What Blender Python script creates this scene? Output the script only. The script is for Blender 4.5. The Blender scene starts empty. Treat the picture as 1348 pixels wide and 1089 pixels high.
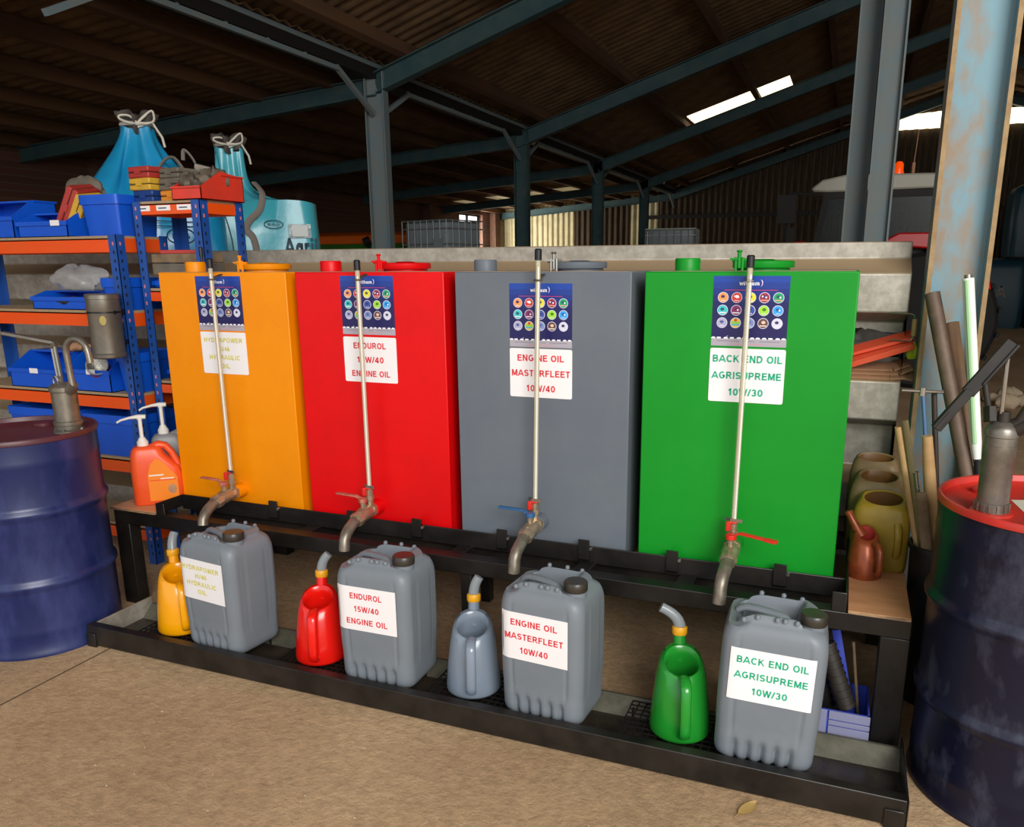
import bpy, math, random
from mathutils import Vector, Matrix
random.seed(7)
PI = math.pi
sc = bpy.context.scene
C = sc.collection
# ---------------------------------------------------------------- camera
cam = bpy.data.cameras.new('camera')
cam.sensor_width = 36.0
cam.lens = 1037.0 / 1348 * 36.0
cam.shift_x = -35.0 / 1348
cam.shift_y = 58.0 / 1348
cam.clip_end = 200
camo = bpy.data.objects.new('camera', cam)
C.objects.link(camo)
_yaw, _pit, _rol = .3728, -.2402, -.0051
_f = Vector((-math.sin(_yaw) * math.cos(_pit), math.cos(_yaw) * math.cos(_pit), math.sin(_pit)))
_r = Vector((math.cos(_yaw), math.sin(_yaw), 0))
_u = _r.cross(_f)
_r2 = math.cos(_rol) * _r + math.sin(_rol) * _u
_u2 = -math.sin(_rol) * _r + math.cos(_rol) * _u
camo.matrix_world = Matrix(((_r2.x, _u2.x, -_f.x, 2.787), (_r2.y, _u2.y, -_f.y, -2.6456), (_r2.z, _u2.z, -_f.z, 1.511), (0, 0, 0, 1)))
sc.camera = camo
# ---------------------------------------------------------------- world, lights, exposure
w = bpy.data.worlds.new('overcast_sky'); sc.world = w; w.use_nodes = True
bg = w.node_tree.nodes['Background']
bg.inputs[0].default_value = (.92, .96, 1.0, 1); bg.inputs[1].default_value = 1.15
def area(name, loc, target, sx, sy, power, col=(1, 1, 1)):
    l = bpy.data.lights.new(name, 'AREA'); l.shape = 'RECTANGLE'; l.size = sx; l.size_y = sy; l.energy = power; l.color = col
    o = bpy.data.objects.new(name, l); C.objects.link(o); o.location = loc
    o.rotation_euler = (Vector(target) - Vector(loc)).to_track_quat('-Z', 'Y').to_euler()
    return o
area('doorway_daylight', (6.6, -6.6, 4.4), (1.6, 0, .5), 4.5, 3.6, 800, (1, .98, .94))
area('side_window_daylight', (-9.3, 22.6, 2.35), (-6, 24.2, 1.9), 1.6, 1.6, 190, (1, .97, .88))
sc.view_settings.view_transform = 'Standard'
sc.view_settings.look = 'None'
sc.view_settings.gamma = 1
sc.view_settings.use_curve_mapping = False
sc.view_settings.exposure = -0.16
sc.cycles.max_bounces = 8
# ---------------------------------------------------------------- materials
def lin(h):
    h = h.lstrip('#'); v = [int(h[i:i + 2], 16) / 255 for i in (0, 2, 4)]
    return tuple(c / 12.92 if c <= .04045 else ((c + .055) / 1.055) ** 2.4 for c in v) + (1,)
def mat(name, col, rough=.5, metal=0.0, col2=None, scale=6.0, amount=.5, bump=0.0, bscale=60.0, detail=6.0, lo=.4, hi=.65,
        emit=None, estr=0.0, trans=0.0, ior=1.45, alpha=1.0, coat=0.0, stretch=None, spec=None):
    m = bpy.data.materials.new(name); m.use_nodes = True
    nt = m.node_tree; n = nt.nodes; L = nt.links; b = n['Principled BSDF']
    b.inputs['Base Color'].default_value = lin(col)
    b.inputs['Roughness'].default_value = rough; b.inputs['Metallic'].default_value = metal
    if spec is not None: b.inputs['Specular IOR Level'].default_value = spec
    if trans: b.inputs['Transmission Weight'].default_value = trans; b.inputs['IOR'].default_value = ior
    if alpha < 1: b.inputs['Alpha'].default_value = alpha
    if coat: b.inputs['Coat Weight'].default_value = coat; b.inputs['Coat Roughness'].default_value = .15
    if emit: b.inputs['Emission Color'].default_value = lin(emit); b.inputs['Emission Strength'].default_value = estr
    if col2 or bump:
        tc = n.new('ShaderNodeTexCoord'); src = tc.outputs['Object']
        if stretch:
            mp = n.new('ShaderNodeMapping'); mp.inputs['Scale'].default_value = stretch; L.new(src, mp.inputs[0]); src = mp.outputs[0]
        if col2:
            nz = n.new('ShaderNodeTexNoise'); nz.inputs['Scale'].default_value = scale; nz.inputs['Detail'].default_value = detail
            nz.inputs['Roughness'].default_value = .65
            L.new(src, nz.inputs['Vector'])
            rp = n.new('ShaderNodeValToRGB'); rp.color_ramp.elements[0].position = lo; rp.color_ramp.elements[1].position = hi
            L.new(nz.outputs['Fac'], rp.inputs[0])
            ml = n.new('ShaderNodeMath'); ml.operation = 'MULTIPLY'; ml.inputs[1].default_value = amount; L.new(rp.outputs[0], ml.inputs[0])
            mx = n.new('ShaderNodeMix'); mx.data_type = 'RGBA'; mx.inputs[6].default_value = lin(col); mx.inputs[7].default_value = lin(col2)
            L.new(ml.outputs[0], mx.inputs[0]); L.new(mx.outputs[2], b.inputs['Base Color'])
        if bump:
            nb = n.new('ShaderNodeTexNoise'); nb.inputs['Scale'].default_value = bscale; nb.inputs['Detail'].default_value = 5; L.new(src, nb.inputs['Vector'])
            bp = n.new('ShaderNodeBump'); bp.inputs['Strength'].default_value = bump; bp.inputs['Distance'].default_value = .01
            L.new(nb.outputs['Fac'], bp.inputs['Height']); L.new(bp.outputs[0], b.inputs['Normal'])
    return m
M = {}
def dm(k, *a, **kw): M[k] = mat(k, *a, **kw)
dm('tank_yellow', '#f29000', .42, spec=.28, col2='#e68200', scale=3, amount=.5, bump=.05, bscale=14)
dm('tank_red', '#e0040a', .4, spec=.28, col2='#c8080a', scale=3, amount=.5, bump=.05, bscale=14)
dm('tank_grey', '#646b74', .45, spec=.28, col2='#6d747a', scale=3, amount=.6, bump=.05, bscale=14)
dm('tank_green', '#0c8a22', .4, spec=.28, col2='#169429', scale=3, amount=.5, bump=.05, bscale=14)
dm('dust', '#b09a80', .95, col2='#8d7a63', scale=8, amount=.8)
dm('black_steel', '#12100e', .4, col2='#2a2521', scale=9, amount=.5, bump=.08, bscale=30)
dm('tray_steel', '#13110f', .38, col2='#2d2823', scale=7, amount=.7, bump=.1, bscale=25)
dm('tray_oily', '#3d362e', .22, col2='#171412', scale=6, amount=.8)
dm('grate', '#151312', .5)
dm('galv', '#a19a8d', .5, .35, col2='#c2bbae', scale=22, amount=.7, detail=3, bump=.04, bscale=12)
dm('galv_dark', '#565448', .45, .3, col2='#747262', scale=14, amount=.7)
dm('white_sign', '#f0ecec', .4)
dm('sign_yellow', '#d9d05a', .5)
dm('sign_red', '#e2414b', .5)
dm('sign_green', '#1fae86', .5)
dm('brass', '#a8967e', .36, .7, col2='#c9b295', scale=30, amount=.7)
dm('steel_pipe', '#958b7e', .4, .65, col2='#57503f', scale=20, amount=.6)
dm('chrome', '#b5b2ab', .22, .9)
dm('pump_metal', '#8f887b', .4, .7, col2='#6a6357', scale=20, amount=.6)
dm('pump_dark', '#8a857b', .38, .7, col2='#635e56', scale=20, amount=.6)
dm('valve_red', '#d8291e', .4)
dm('valve_red_worn', '#a8483c', .5, col2='#c98d76', scale=40, amount=.7)
dm('valve_blue', '#2b5f8f', .4)
dm('clear_tube', '#dad4b8', .2, trans=.35, col2='#c9bf98', scale=5, amount=.5)
dm('oil_column', '#8d7a55', .3)
dm('black_plastic', '#16161a', .35)
dm('cap_brown', '#37322b', .32, bump=.02)
dm('can_grey', '#737a81', .45, spec=.35, col2='#7f858a', scale=5, amount=.4, bump=.04, bscale=200, coat=.05)
dm('jug_yellow', '#f0a005', .22, coat=.3)
dm('jug_red', '#e8190f', .22, coat=.3)
dm('jug_grey', '#7c8896', .22, coat=.3)
dm('jug_green', '#1f8a2a', .22, coat=.3)
dm('jug_copper', '#a5502a', .3, .25, col2='#6a3520', scale=12, amount=.8)
dm('collar_yellow', '#e2a21a', .4)
dm('flexi_grey', '#99a0a4', .25, trans=.3)
dm('drum_navy', '#1a2556', .33, col2='#3d477c', scale=6, amount=.7, lo=.48, hi=.7, bump=.1, bscale=9, stretch=(1, 1, .35))
dm('drum_navy_shaded', '#0c1028', .33, col2='#4a4d60', scale=7, amount=.75, lo=.52, hi=.72, bump=.15, bscale=10, stretch=(1, 1, .5))  # scuffed navy drum, with its shade put into the base colour
dm('drum_maroon', '#5d2c34', .4, col2='#472029', scale=6, amount=.6)
dm('drum_red', '#d33228', .38, col2='#a4362c', scale=7, amount=.7)
dm('paper', '#d9d6c0', .7)
dm('plywood', '#d1966a', .6, col2='#b87e50', scale=5, amount=.7, stretch=(1, 6, 1), bump=.05)
dm('plywood_edge', '#b79069', .8, col2='#5a4636', scale=14, amount=.9, stretch=(1, 1, 8))
dm('orange_beam', '#f0500a', .4, col2='#e2601c', scale=5, amount=.5)
dm('shelf_blue', '#1d4e9e', .42, col2='#16407f', scale=8, amount=.5)
dm('rivet_pink', '#d07a80', .5)
dm('hole', '#0a0c14', .8)
dm('chipboard', '#ad9270', .8, col2='#927a5b', scale=60, amount=.6)
dm('bin_blue', '#0b57d0', .4, col2='#0a4ab8', scale=4, amount=.4)
dm('case_red', '#b5372f', .45, col2='#93322b', scale=6, amount=.5)
dm('case_yellow', '#dfb135', .5, col2='#b58d2c', scale=6, amount=.6)
dm('faded_yellow', '#a8934a', .5, .3, col2='#8d8468', scale=30, amount=.6)
dm('case_blue', '#153b7d', .45)
dm('case_grey', '#71685b', .6, col2='#564e43', scale=9, amount=.7)
dm('box_orange', '#de8a22', .6)
dm('tray_red', '#df3c2a', .4, col2='#c23a2a', scale=6, amount=.6)
dm('junk', '#6e6254', .6, .3, col2='#463d34', scale=14, amount=.8)
dm('bag_blue', '#1f95c6', .3, col2='#1684b4', scale=4, amount=.6, bump=.35, bscale=12, coat=.2)
dm('bag_teal', '#4cb3c2', .32, col2='#37a3b4', scale=4, amount=.6, bump=.35, bscale=12, coat=.2)
dm('bag_pale', '#4aa0c6', .4, col2='#3a8fb8', scale=3, amount=.6, bump=.3, bscale=9)
dm('bag_shadow', '#143c4a', .5, col2='#0e2c38', scale=3, amount=.6, bump=.3, bscale=8)  # teal bag cloth darkened in the colour to stand for shade
dm('bag_liner', '#4e463f', .7, col2='#3b352f', scale=12, amount=.7)
dm('strap', '#82786f', .8)
dm('twine', '#d6cdbd', .8)
dm('print_dark', '#1e3e50', .6)
dm('print_white', '#d9dcd8', .6)
dm('poly_bag', '#cfcdcb', .12, trans=.4, alpha=.5, bump=.8, bscale=18)
dm('soap_orange', '#ef5321', .38, col2='#f56a3a', scale=4, amount=.4)
dm('soap_label', '#f5861c', .4)
dm('soap_grey', '#8f8f90', .45, col2='#7c7d80', scale=5, amount=.5)
dm('soap_dark', '#5c5f6a', .45)
dm('white_plastic', '#e9e4da', .4)
dm('steel_blue', '#7597a3', .6, .1, col2='#96795a', scale=6, amount=.9, lo=.44, hi=.62, bump=.08, bscale=30, stretch=(1, 1, .5))
dm('steel_rust', '#a58a62', .75, col2='#7c5f3e', scale=12, amount=.7)
dm('steel_teal', '#27454b', .7, col2='#4a5a52', scale=3, amount=.6)
dm('steel_slate', '#6b7b80', .6, col2='#7e7a6c', scale=4, amount=.6)
dm('barn_sheet', '#4c3d2c', .9, col2='#33281d', scale=3, amount=.8, stretch=(4, 1, .6))
dm('cream_sheet', '#c8bd98', .7, col2='#a59a78', scale=3, amount=.5)
dm('roof_sheet', '#7a5f40', .95, col2='#49382a', scale=2, amount=.8)
dm('timber', '#5e4024', .9, col2='#41291a', scale=5, amount=.7, stretch=(1, .2, 1))
dm('skylight', '#fff6dc', .5, emit='#fff0cc', estr=2.2)
dm('window_glass', '#ffffff', .2, emit='#ffffff', estr=1.6)
dm('window_bar', '#17120e', .7)
dm('ibc_tank', '#9aa6ab', .4, col2='#8b979b', scale=3, amount=.5)
dm('ibc_cage', '#b5bab8', .4, .6)
dm('pallet_wood', '#7a6548', .8, col2='#5b4a34', scale=8, amount=.7)
dm('machine_orange', '#d9600f', .5)
dm('machine_green', '#2f6d1b', .5, col2='#28591a', scale=2, amount=.6)
dm('tyre', '#141312', .8)
dm('tractor_red', '#c21a1e', .35)
dm('tractor_roof', '#b3afa0', .5)
dm('tractor_glass', '#232c2a', .3, trans=.3, alpha=.75, spec=.2)
dm('beacon', '#ff5a10', .25, emit='#ff4a08', estr=.6)
dm('pipe_brown', '#6e5a4b', .6, .2, col2='#4e3f34', scale=9, amount=.7)
dm('pipe_tan', '#806650', .6, .2, col2='#99714a', scale=9, amount=.7)
dm('pole_white', '#eef0e6', .35)
dm('pole_green', '#a9cfa0', .4)
dm('rod_blue', '#5878a0', .4, .4)
dm('rod_dark', '#3a2f28', .5, .3)
dm('olive_bar', '#6d6341', .4, .3)
dm('wood_pale', '#c39d6b', .6, col2='#a5804f', scale=9, amount=.6)
dm('old_wood', '#8b7458', .8, col2='#5f4d39', scale=9, amount=.8)
dm('bucket', '#121110', .5)
dm('oil_poly', '#b5952e', .4, trans=.15, col2='#8d7426', scale=5, amount=.7)
dm('oil_poly_dirty', '#8f7650', .5, trans=.1, col2='#6d5a3f', scale=6, amount=.7)
dm('oil_poly_in', '#6e4a22', .5)
dm('strap_orange', '#f0583a', .5, col2='#e06a4a', scale=5, amount=.5)
dm('strap_tan', '#b98e6c', .7, col2='#94694c', scale=8, amount=.6)
dm('lime', '#b9c51f', .5)
dm('crate_blue', '#3d52c8', .4, col2='#5a63b8', scale=5, amount=.5)
dm('crate_grey', '#8a8ba8', .45)
dm('tool_dark', '#241f1a', .6, col2='#3d342a', scale=10, amount=.6)
dm('lever_black', '#120f0d', .55, col2='#2a241f', scale=14, amount=.6)
dm('floor_crack', '#5e4b36', .95)
dm('stone', '#b9a68a', .9)
dm('leaf', '#a8894e', .7)
def floor_mat():
    m = mat('earth_floor', '#a98a66', .9); nt = m.node_tree; n = nt.nodes; L = nt.links; b = n['Principled BSDF']
    tc = n.new('ShaderNodeTexCoord')
    def nz(s, d=8, r=.6):
        x = n.new('ShaderNodeTexNoise'); x.inputs['Scale'].default_value = s; x.inputs['Detail'].default_value = d; x.inputs['Roughness'].default_value = r
        L.new(tc.outputs['Object'], x.inputs['Vector']); return x
    a = nz(.9); r1 = n.new('ShaderNodeValToRGB'); e = r1.color_ramp.elements
    e[0].position = .35; e[0].color = lin('#b0906b'); e[1].position = .68; e[1].color = lin('#cfae86'); L.new(a.outputs['Fac'], r1.inputs[0])
    c = nz(24, 6, .7); r2 = n.new('ShaderNodeValToRGB'); e = r2.color_ramp.elements
    e[0].position = .38; e[0].color = (.62, .6, .58, 1); e[1].position = .6; e[1].color = (1, 1, 1, 1); L.new(c.outputs['Fac'], r2.inputs[0])
    mx = n.new('ShaderNodeMix'); mx.data_type = 'RGBA'; mx.blend_type = 'MULTIPLY'; mx.inputs[0].default_value = .55
    L.new(r1.outputs[0], mx.inputs[6]); L.new(r2.outputs[0], mx.inputs[7]); L.new(mx.outputs[2], b.inputs['Base Color'])
    d = nz(38, 8, .7); d2 = nz(6, 5); ad = n.new('ShaderNodeMath'); ad.operation = 'ADD'; L.new(d.outputs['Fac'], ad.inputs[0]); L.new(d2.outputs['Fac'], ad.inputs[1])
    bp = n.new('ShaderNodeBump'); bp.inputs['Strength'].default_value = .55; bp.inputs['Distance'].default_value = .02
    L.new(ad.outputs[0], bp.inputs['Height']); L.new(bp.outputs[0], b.inputs['Normal'])
    return m
M['floor'] = floor_mat()
def settled_dust(m, col, lo=.3, hi=.85):
    """dust lying on the faces that look upwards"""
    nt = m.node_tree; n = nt.nodes; L = nt.links; b = n['Principled BSDF']
    g = n.new('ShaderNodeNewGeometry'); sx = n.new('ShaderNodeSeparateXYZ'); L.new(g.outputs['True Normal'], sx.inputs[0])
    mr = n.new('ShaderNodeMapRange'); mr.inputs[1].default_value = lo; mr.inputs[2].default_value = hi; L.new(sx.outputs['Z'], mr.inputs[0])
    mx = n.new('ShaderNodeMix'); mx.data_type = 'RGBA'; mx.inputs[7].default_value = lin(col)
    old = b.inputs['Base Color'].links
    if old: L.new(old[0].from_socket, mx.inputs[6])
    L.new(mr.outputs[0], mx.inputs[0]); L.new(mx.outputs[2], b.inputs['Base Color'])
settled_dust(M['galv'], '#b39a78')
def brick_mat():
    m = mat('brick_wall', '#5a3626', .9); nt = m.node_tree; n = nt.nodes; L = nt.links; b = n['Principled BSDF']
    tc = n.new('ShaderNodeTexCoord'); mp = n.new('ShaderNodeMapping'); mp.inputs['Rotation'].default_value = (PI / 2, 0, PI / 2)
    L.new(tc.outputs['Object'], mp.inputs[0])
    k = n.new('ShaderNodeTexBrick'); k.inputs['Scale'].default_value = 4.4; k.inputs['Color1'].default_value = lin('#5e3828'); k.inputs['Color2'].default_value = lin('#472c20')
    k.inputs['Mortar'].default_value = lin('#5b5045'); k.inputs['Mortar Size'].default_value = .02; L.new(mp.outputs[0], k.inputs['Vector'])
    L.new(k.outputs['Color'], b.inputs['Base Color']); return m
M['brick'] = brick_mat()
# ---------------------------------------------------------------- mesh helpers
class MB:
    def __init__(s, T=None): s.v = []; s.f = []; s.mi = []; s.T = T or Matrix()
    def add(s, vs, fs, m=0, T=None):
        T = s.T @ T if T is not None else s.T
        k = len(s.v); s.v += [T @ Vector(p) for p in vs]
        for f in fs: s.f.append([i + k for i in f]); s.mi.append(m)
        return s
    def bx(s, x0, x1, y0, y1, z0, z1, m=0, T=None):
        return s.add([(x0, y0, z0), (x1, y0, z0), (x1, y1, z0), (x0, y1, z0), (x0, y0, z1), (x1, y0, z1), (x1, y1, z1), (x0, y1, z1)],
                     [(0, 3, 2, 1), (4, 5, 6, 7), (0, 1, 5, 4), (1, 2, 6, 5), (2, 3, 7, 6), (3, 0, 4, 7)], m, T)
    def loft(s, loops, m=0, cap0=True, cap1=True, T=None, closed=True):
        n = len(loops[0]); vs = [p for l in loops for p in l]; fs = []
        for a in range(len(loops) - 1):
            for i in range(n if closed else n - 1):
                j = (i + 1) % n; fs.append((a * n + i, a * n + j, (a + 1) * n + j, (a + 1) * n + i))
        if cap0: fs.append(tuple(reversed(range(n))))
        if cap1: fs.append(tuple(range((len(loops) - 1) * n, len(loops) * n)))
        return s.add(vs, fs, m, T)
    def lathe(s, prof, n=24, m=0, c=(0, 0, 0), cap0=True, cap1=True, T=None):
        return s.loft([[(c[0] + r * math.cos(2 * PI * i / n), c[1] + r * math.sin(2 * PI * i / n), c[2] + z) for i in range(n)] for r, z in prof], m, cap0, cap1, T)
    def prism(s, poly, a, b, m=0, T=None):
        return s.loft([[(x, y, a) for x, y in poly], [(x, y, b) for x, y in poly]], m, True, True, T)
    def tube(s, path, r, n=10, m=0, caps=True, flat=1.0, closed=False, up=None):
        P = [Vector(p) for p in path]; K = len(P); R = r if isinstance(r, (list, tuple)) else [r] * K
        loops = []; ref = None
        for i, p in enumerate(P):
            if closed: t = (P[(i + 1) % K] - P[i - 1])
            else: t = (P[min(i + 1, K - 1)] - P[max(i - 1, 0)])
            t.normalize()
            if ref is None:
                ref = Vector(up) if up else (Vector((0, 0, 1)) if abs(t.z) < .9 else Vector((0, 1, 0)))
            a = ref - t * ref.dot(t)
            if a.length < 1e-5: a = t.orthogonal()
            a.normalize(); ref = a; b = t.cross(a)
            loops.append([p + a * (R[i] * flat * math.cos(2 * PI * k / n)) + b * (R[i] * math.sin(2 * PI * k / n)) for k in range(n)])
        if closed: loops.append(loops[0])
        return s.loft(loops, m, caps and not closed, caps and not closed)
    def rod(s, a, b, r, n=10, m=0): return s.tube([a, b], r, n, m)
    def bar(s, a, b, wd, th, m=0, up=(0, 0, 1)):
        a = Vector(a); b = Vector(b); t = (b - a).normalized(); u = Vector(up); u = (u - t * u.dot(t))
        if u.length < 1e-4: u = t.orthogonal()
        u.normalize(); q = t.cross(u)
        return s.loft([[p + q * wd / 2 * i + u * th / 2 * j for i, j in ((-1, -1), (1, -1), (1, 1), (-1, 1))] for p in (a, b)], m)
    def mesh(s, name, mats, ang=35):
        me = bpy.data.meshes.new(name); me.from_pydata([tuple(p) for p in s.v], [], s.f)
        for m in (mats if isinstance(mats, (list, tuple)) else [mats]): me.materials.append(m)
        me.polygons.foreach_set('material_index', s.mi); 
        import bmesh
        bm = bmesh.new(); bm.from_mesh(me); bmesh.ops.recalc_face_normals(bm, faces=bm.faces); bm.to_mesh(me); bm.free()
        me.polygons.foreach_set('use_smooth', [True] * len(me.polygons)); me.set_sharp_from_angle(angle=math.radians(ang)); me.update()
        return me
    def build(s, name, mats, parent=None, bevel=0.0, ang=35, seg=2):
        return link(name, s.mesh(name, mats, ang), parent, bevel, seg)
def link(name, me, parent=None, bevel=0.0, seg=2):
    o = bpy.data.objects.new(name, me); C.objects.link(o)
    if parent is not None: o.parent = parent
    if bevel:
        b = o.modifiers.new('bevel', 'BEVEL'); b.width = bevel; b.segments = seg; b.limit_method = 'ANGLE'; b.angle_limit = math.radians(40)
        b.harden_normals = False
    return o
def tag(o, label=None, cat=None, group=None, kind=None):
    if label: o['label'] = label
    if cat: o['category'] = cat
    if group: o['group'] = group
    if kind: o['kind'] = kind
    return o
def thing(name, label, cat, loc=(0, 0, 0), rz=0.0, group=None, kind=None, rot=None):
    o = bpy.data.objects.new(name, None); C.objects.link(o); o.location = loc; o.rotation_euler = rot or (0, 0, rz); o.empty_display_size = .05
    return tag(o, label, cat, group, kind)
def copy_tree(o, parent=None):
    c = o.copy(); C.objects.link(c)
    if parent is not None: c.parent = parent
    for ch in list(o.children): copy_tree(ch, c)
    return c
def _arc(cx, cy, rx, ry, a0, a1, n=9):
    return [(cx + rx * math.cos(math.radians(a0 + (a1 - a0) * k / n)), cy + ry * math.sin(math.radians(a0 + (a1 - a0) * k / n))) for k in range(n + 1)]
def _glyphs():
    """bold upright capitals as stroke centre lines: width, then polylines; height 0..1"""
    o = _arc(.42, .5, .32, .41, 90, 450, 20)
    z = _arc(.34, .5, .235, .41, 90, 450, 18)
    S = _arc(.36, .70, .235, .205, 20, 250, 9) + _arc(.36, .295, .245, .21, 75, -160, 9)
    return {
     'A': (.84, [[(.02, -.1), (.42, 1.05), (.82, -.1)], [(.2, .3), (.64, .3)]]),
     'B': (.76, [[(.12, 0), (.12, 1)], [(.12, .91)] + _arc(.42, .715, .19, .195, 90, -90, 6) + [(.12, .52)], [(.12, .52)] + _arc(.44, .305, .21, .215, 90, -90, 6) + [(.12, .09)]]),
     'C': (.80, [_arc(.43, .5, .32, .41, 42, 318, 16)]), 'D': (.80, [[(.12, 0), (.12, 1)], [(.12, .91), (.36, .91)] + _arc(.36, .5, .32, .41, 90, -90, 10) + [(.12, .09)]]),
     'E': (.70, [[(.12, 0), (.12, 1)], [(.12, .91), (.66, .91)], [(.12, .52), (.62, .52)], [(.12, .09), (.68, .09)]]),
     'F': (.64, [[(.12, 0), (.12, 1)], [(.12, .91), (.62, .91)], [(.12, .5), (.56, .5)]]),
     'G': (.84, [_arc(.43, .5, .32, .41, 48, 325, 16) + [(.70, .2), (.70, .46)], [(.46, .46), (.79, .46)]]),
     'H': (.78, [[(.12, 0), (.12, 1)], [(.66, 0), (.66, 1)], [(.12, .52), (.66, .52)]]), 'I': (.26, [[(.13, 0), (.13, 1)]]),
     'K': (.80, [[(.12, 0), (.12, 1)], [(.68, 1.08), (.12, .4)], [(.3, .6), (.74, -.06)]]), 'L': (.66, [[(.12, 0), (.12, 1)], [(.12, .09), (.64, .09)]]),
     'M': (.90, [[(.11, 0), (.11, 1)], [(.79, 0), (.79, 1)], [(.13, 1.08), (.45, .1), (.77, 1.08)]]), 'N': (.78, [[(.12, 0), (.12, 1)], [(.66, 0), (.66, 1)], [(.13, 1.03), (.65, -.03)]]),
     'O': (.84, [o]), 'P': (.72, [[(.12, 0), (.12, 1)], [(.12, .91), (.4, .91)] + _arc(.4, .68, .2, .23, 90, -90, 7) + [(.12, .45)]]),
     'R': (.80, [[(.12, 0), (.12, 1)], [(.12, .91), (.42, .91)] + _arc(.42, .695, .2, .215, 90, -90, 7) + [(.12, .48)], [(.42, .5), (.72, -.06)]]),
     'S': (.72, [S]), 'T': (.66, [[(.33, 0), (.33, 1)], [(.02, .91), (.64, .91)]]), 'U': (.78, [[(.12, 1), (.12, .36)] + _arc(.39, .36, .27, .27, 180, 360, 10) + [(.66, 1)]]),
     'V': (.78, [[(.04, 1.08), (.39, -.05), (.74, 1.08)]]), 'W': (1.08, [[(.05, 1.08), (.3, -.03), (.54, 1.0), (.78, -.03), (1.03, 1.08)]]), 'Y': (.76, [[(.03, 1.08), (.38, .46), (.73, 1.08)], [(.38, 0), (.38, .46)]]),
     '0': (.68, [z]), '1': (.56, [[(.34, 0), (.34, 1)], [(.36, .93), (.1, .68)]]), '3': (.68, [_arc(.32, .70, .2, .21, 160, -90, 9), _arc(.33, .29, .22, .21, 90, -165, 9)]),
     '4': (.70, [[(.47, 0), (.47, 1)], [(.48, 1.0), (.06, .3)], [(.03, .27), (.66, .27)]]), '5': (.68, [[(.6, .91), (.2, .91), (.13, .5)] + _arc(.33, .32, .24, .23, 120, -160, 10)]),
     '6': (.68, [_arc(.36, .5, .25, .41, 40, 180, 8) + [(.11, .3)], _arc(.35, .3, .23, .22, 0, 360, 16)]), '/': (.36, [[(.02, -.1), (.34, 1.1)]]), ' ': (.3, []),
     'w': (.86, [[(.05, .78), (.24, -.03), (.43, .72), (.62, -.03), (.81, .78)]]), 'i': (.26, [[(.13, 0), (.13, .72)], [(.13, .84), (.13, 1)]]), 't': (.42, [[(.2, .95), (.2, .16), (.28, .08), (.4, .08)], [(.02, .65), (.4, .65)]]),
     'h': (.66, [[(.11, 0), (.11, 1)], [(.11, .45)] + _arc(.33, .45, .22, .2, 180, 0, 7) + [(.55, 0)]]), 'a': (.64, [_arc(.3, .33, .2, .26, 0, 360, 14), [(.52, 0), (.52, .7)]]),
     'm': (.98, [[(.11, 0), (.11, .72)], [(.11, .45)] + _arc(.3, .45, .19, .2, 180, 0, 7) + [(.49, 0)], [(.49, .45)] + _arc(.68, .45, .19, .2, 180, 0, 7) + [(.87, 0)]]),
     'g': (.66, [_arc(.3, .36, .2, .26, 0, 360, 14), [(.52, .7), (.52, -.08)] + _arc(.31, -.06, .21, .16, 0, -150, 6)]), 'r': (.44, [[(.11, 0), (.11, .72)], [(.11, .4), (.2, .6), (.42, .63)]])}
GLYPH = _glyphs()
def text(name, s, wid, cap, m, parent, T, thick=.0006, bold=.108):
    """flat bold lettering built from strokes: overall width and cap height in metres, centred on x"""
    hw = bold; gap = .11; x0 = 0; b = MB()
    tot = sum(GLYPH[c][0] for c in s) + gap * (len(s) - 1); kx = wid / tot
    for c in s:
        gw, strokes = GLYPH[c]
        parts = []
        for P in strokes:                                          # sharp corners end one ribbon and start the next
            cur = [P[0]]
            for k in range(1, len(P)):
                cur.append(P[k])
                if k < len(P) - 1:
                    u = Vector((P[k][0] - P[k - 1][0], P[k][1] - P[k - 1][1])).normalized(); v = Vector((P[k + 1][0] - P[k][0], P[k + 1][1] - P[k][1])).normalized()
                    if u.dot(v) < .3:
                        if u.dot(v) > -.2: cur[-1] = (P[k][0] + u.x * hw, P[k][1] + u.y * hw)
                        parts.append(cur); cur = [P[k]]
            parts.append(cur)
        for P in parts:
            n = len(P); closed = math.hypot(P[0][0] - P[-1][0], P[0][1] - P[-1][1]) < 1e-6 and n > 3
            V = []
            for k in range(n):
                a = P[k - 1] if k else (P[-2] if closed else None); d = P[k + 1] if k < n - 1 else (P[1] if closed else None); p = P[k]
                t0 = Vector((p[0] - a[0], p[1] - a[1])).normalized() if a else None; t1 = Vector((d[0] - p[0], d[1] - p[1])).normalized() if d else None
                t0 = t0 or t1; t1 = t1 or t0
                nn = Vector((-(t0 + t1).y, (t0 + t1).x)); nn = nn.normalized() if nn.length > 1e-4 else Vector((-t0.y, t0.x))
                f = min(2.2, 1 / max(.3, nn.dot(Vector((-t0.y, t0.x)))))
                for sg in (1, -1):
                    y = p[1] + nn.y * hw * f * sg; lo = -.3 if c == 'g' else 0
                    V.append(((x0 + p[0] + nn.x * hw * f * sg - tot / 2) * kx, min(1, max(lo, y)) * cap, thick))
            b.add(V, [(2 * k, 2 * k + 1, 2 * k + 3, 2 * k + 2) for k in range(n - 1)], 0, T)
        x0 += gw + gap
    return b.build(name, m, parent, 0, 5)
FRONT = Matrix.Rotation(PI / 2, 4, 'X')            # text plane facing -Y
def at(x, y, z): return Matrix.Translation((x, y, z))
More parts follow.
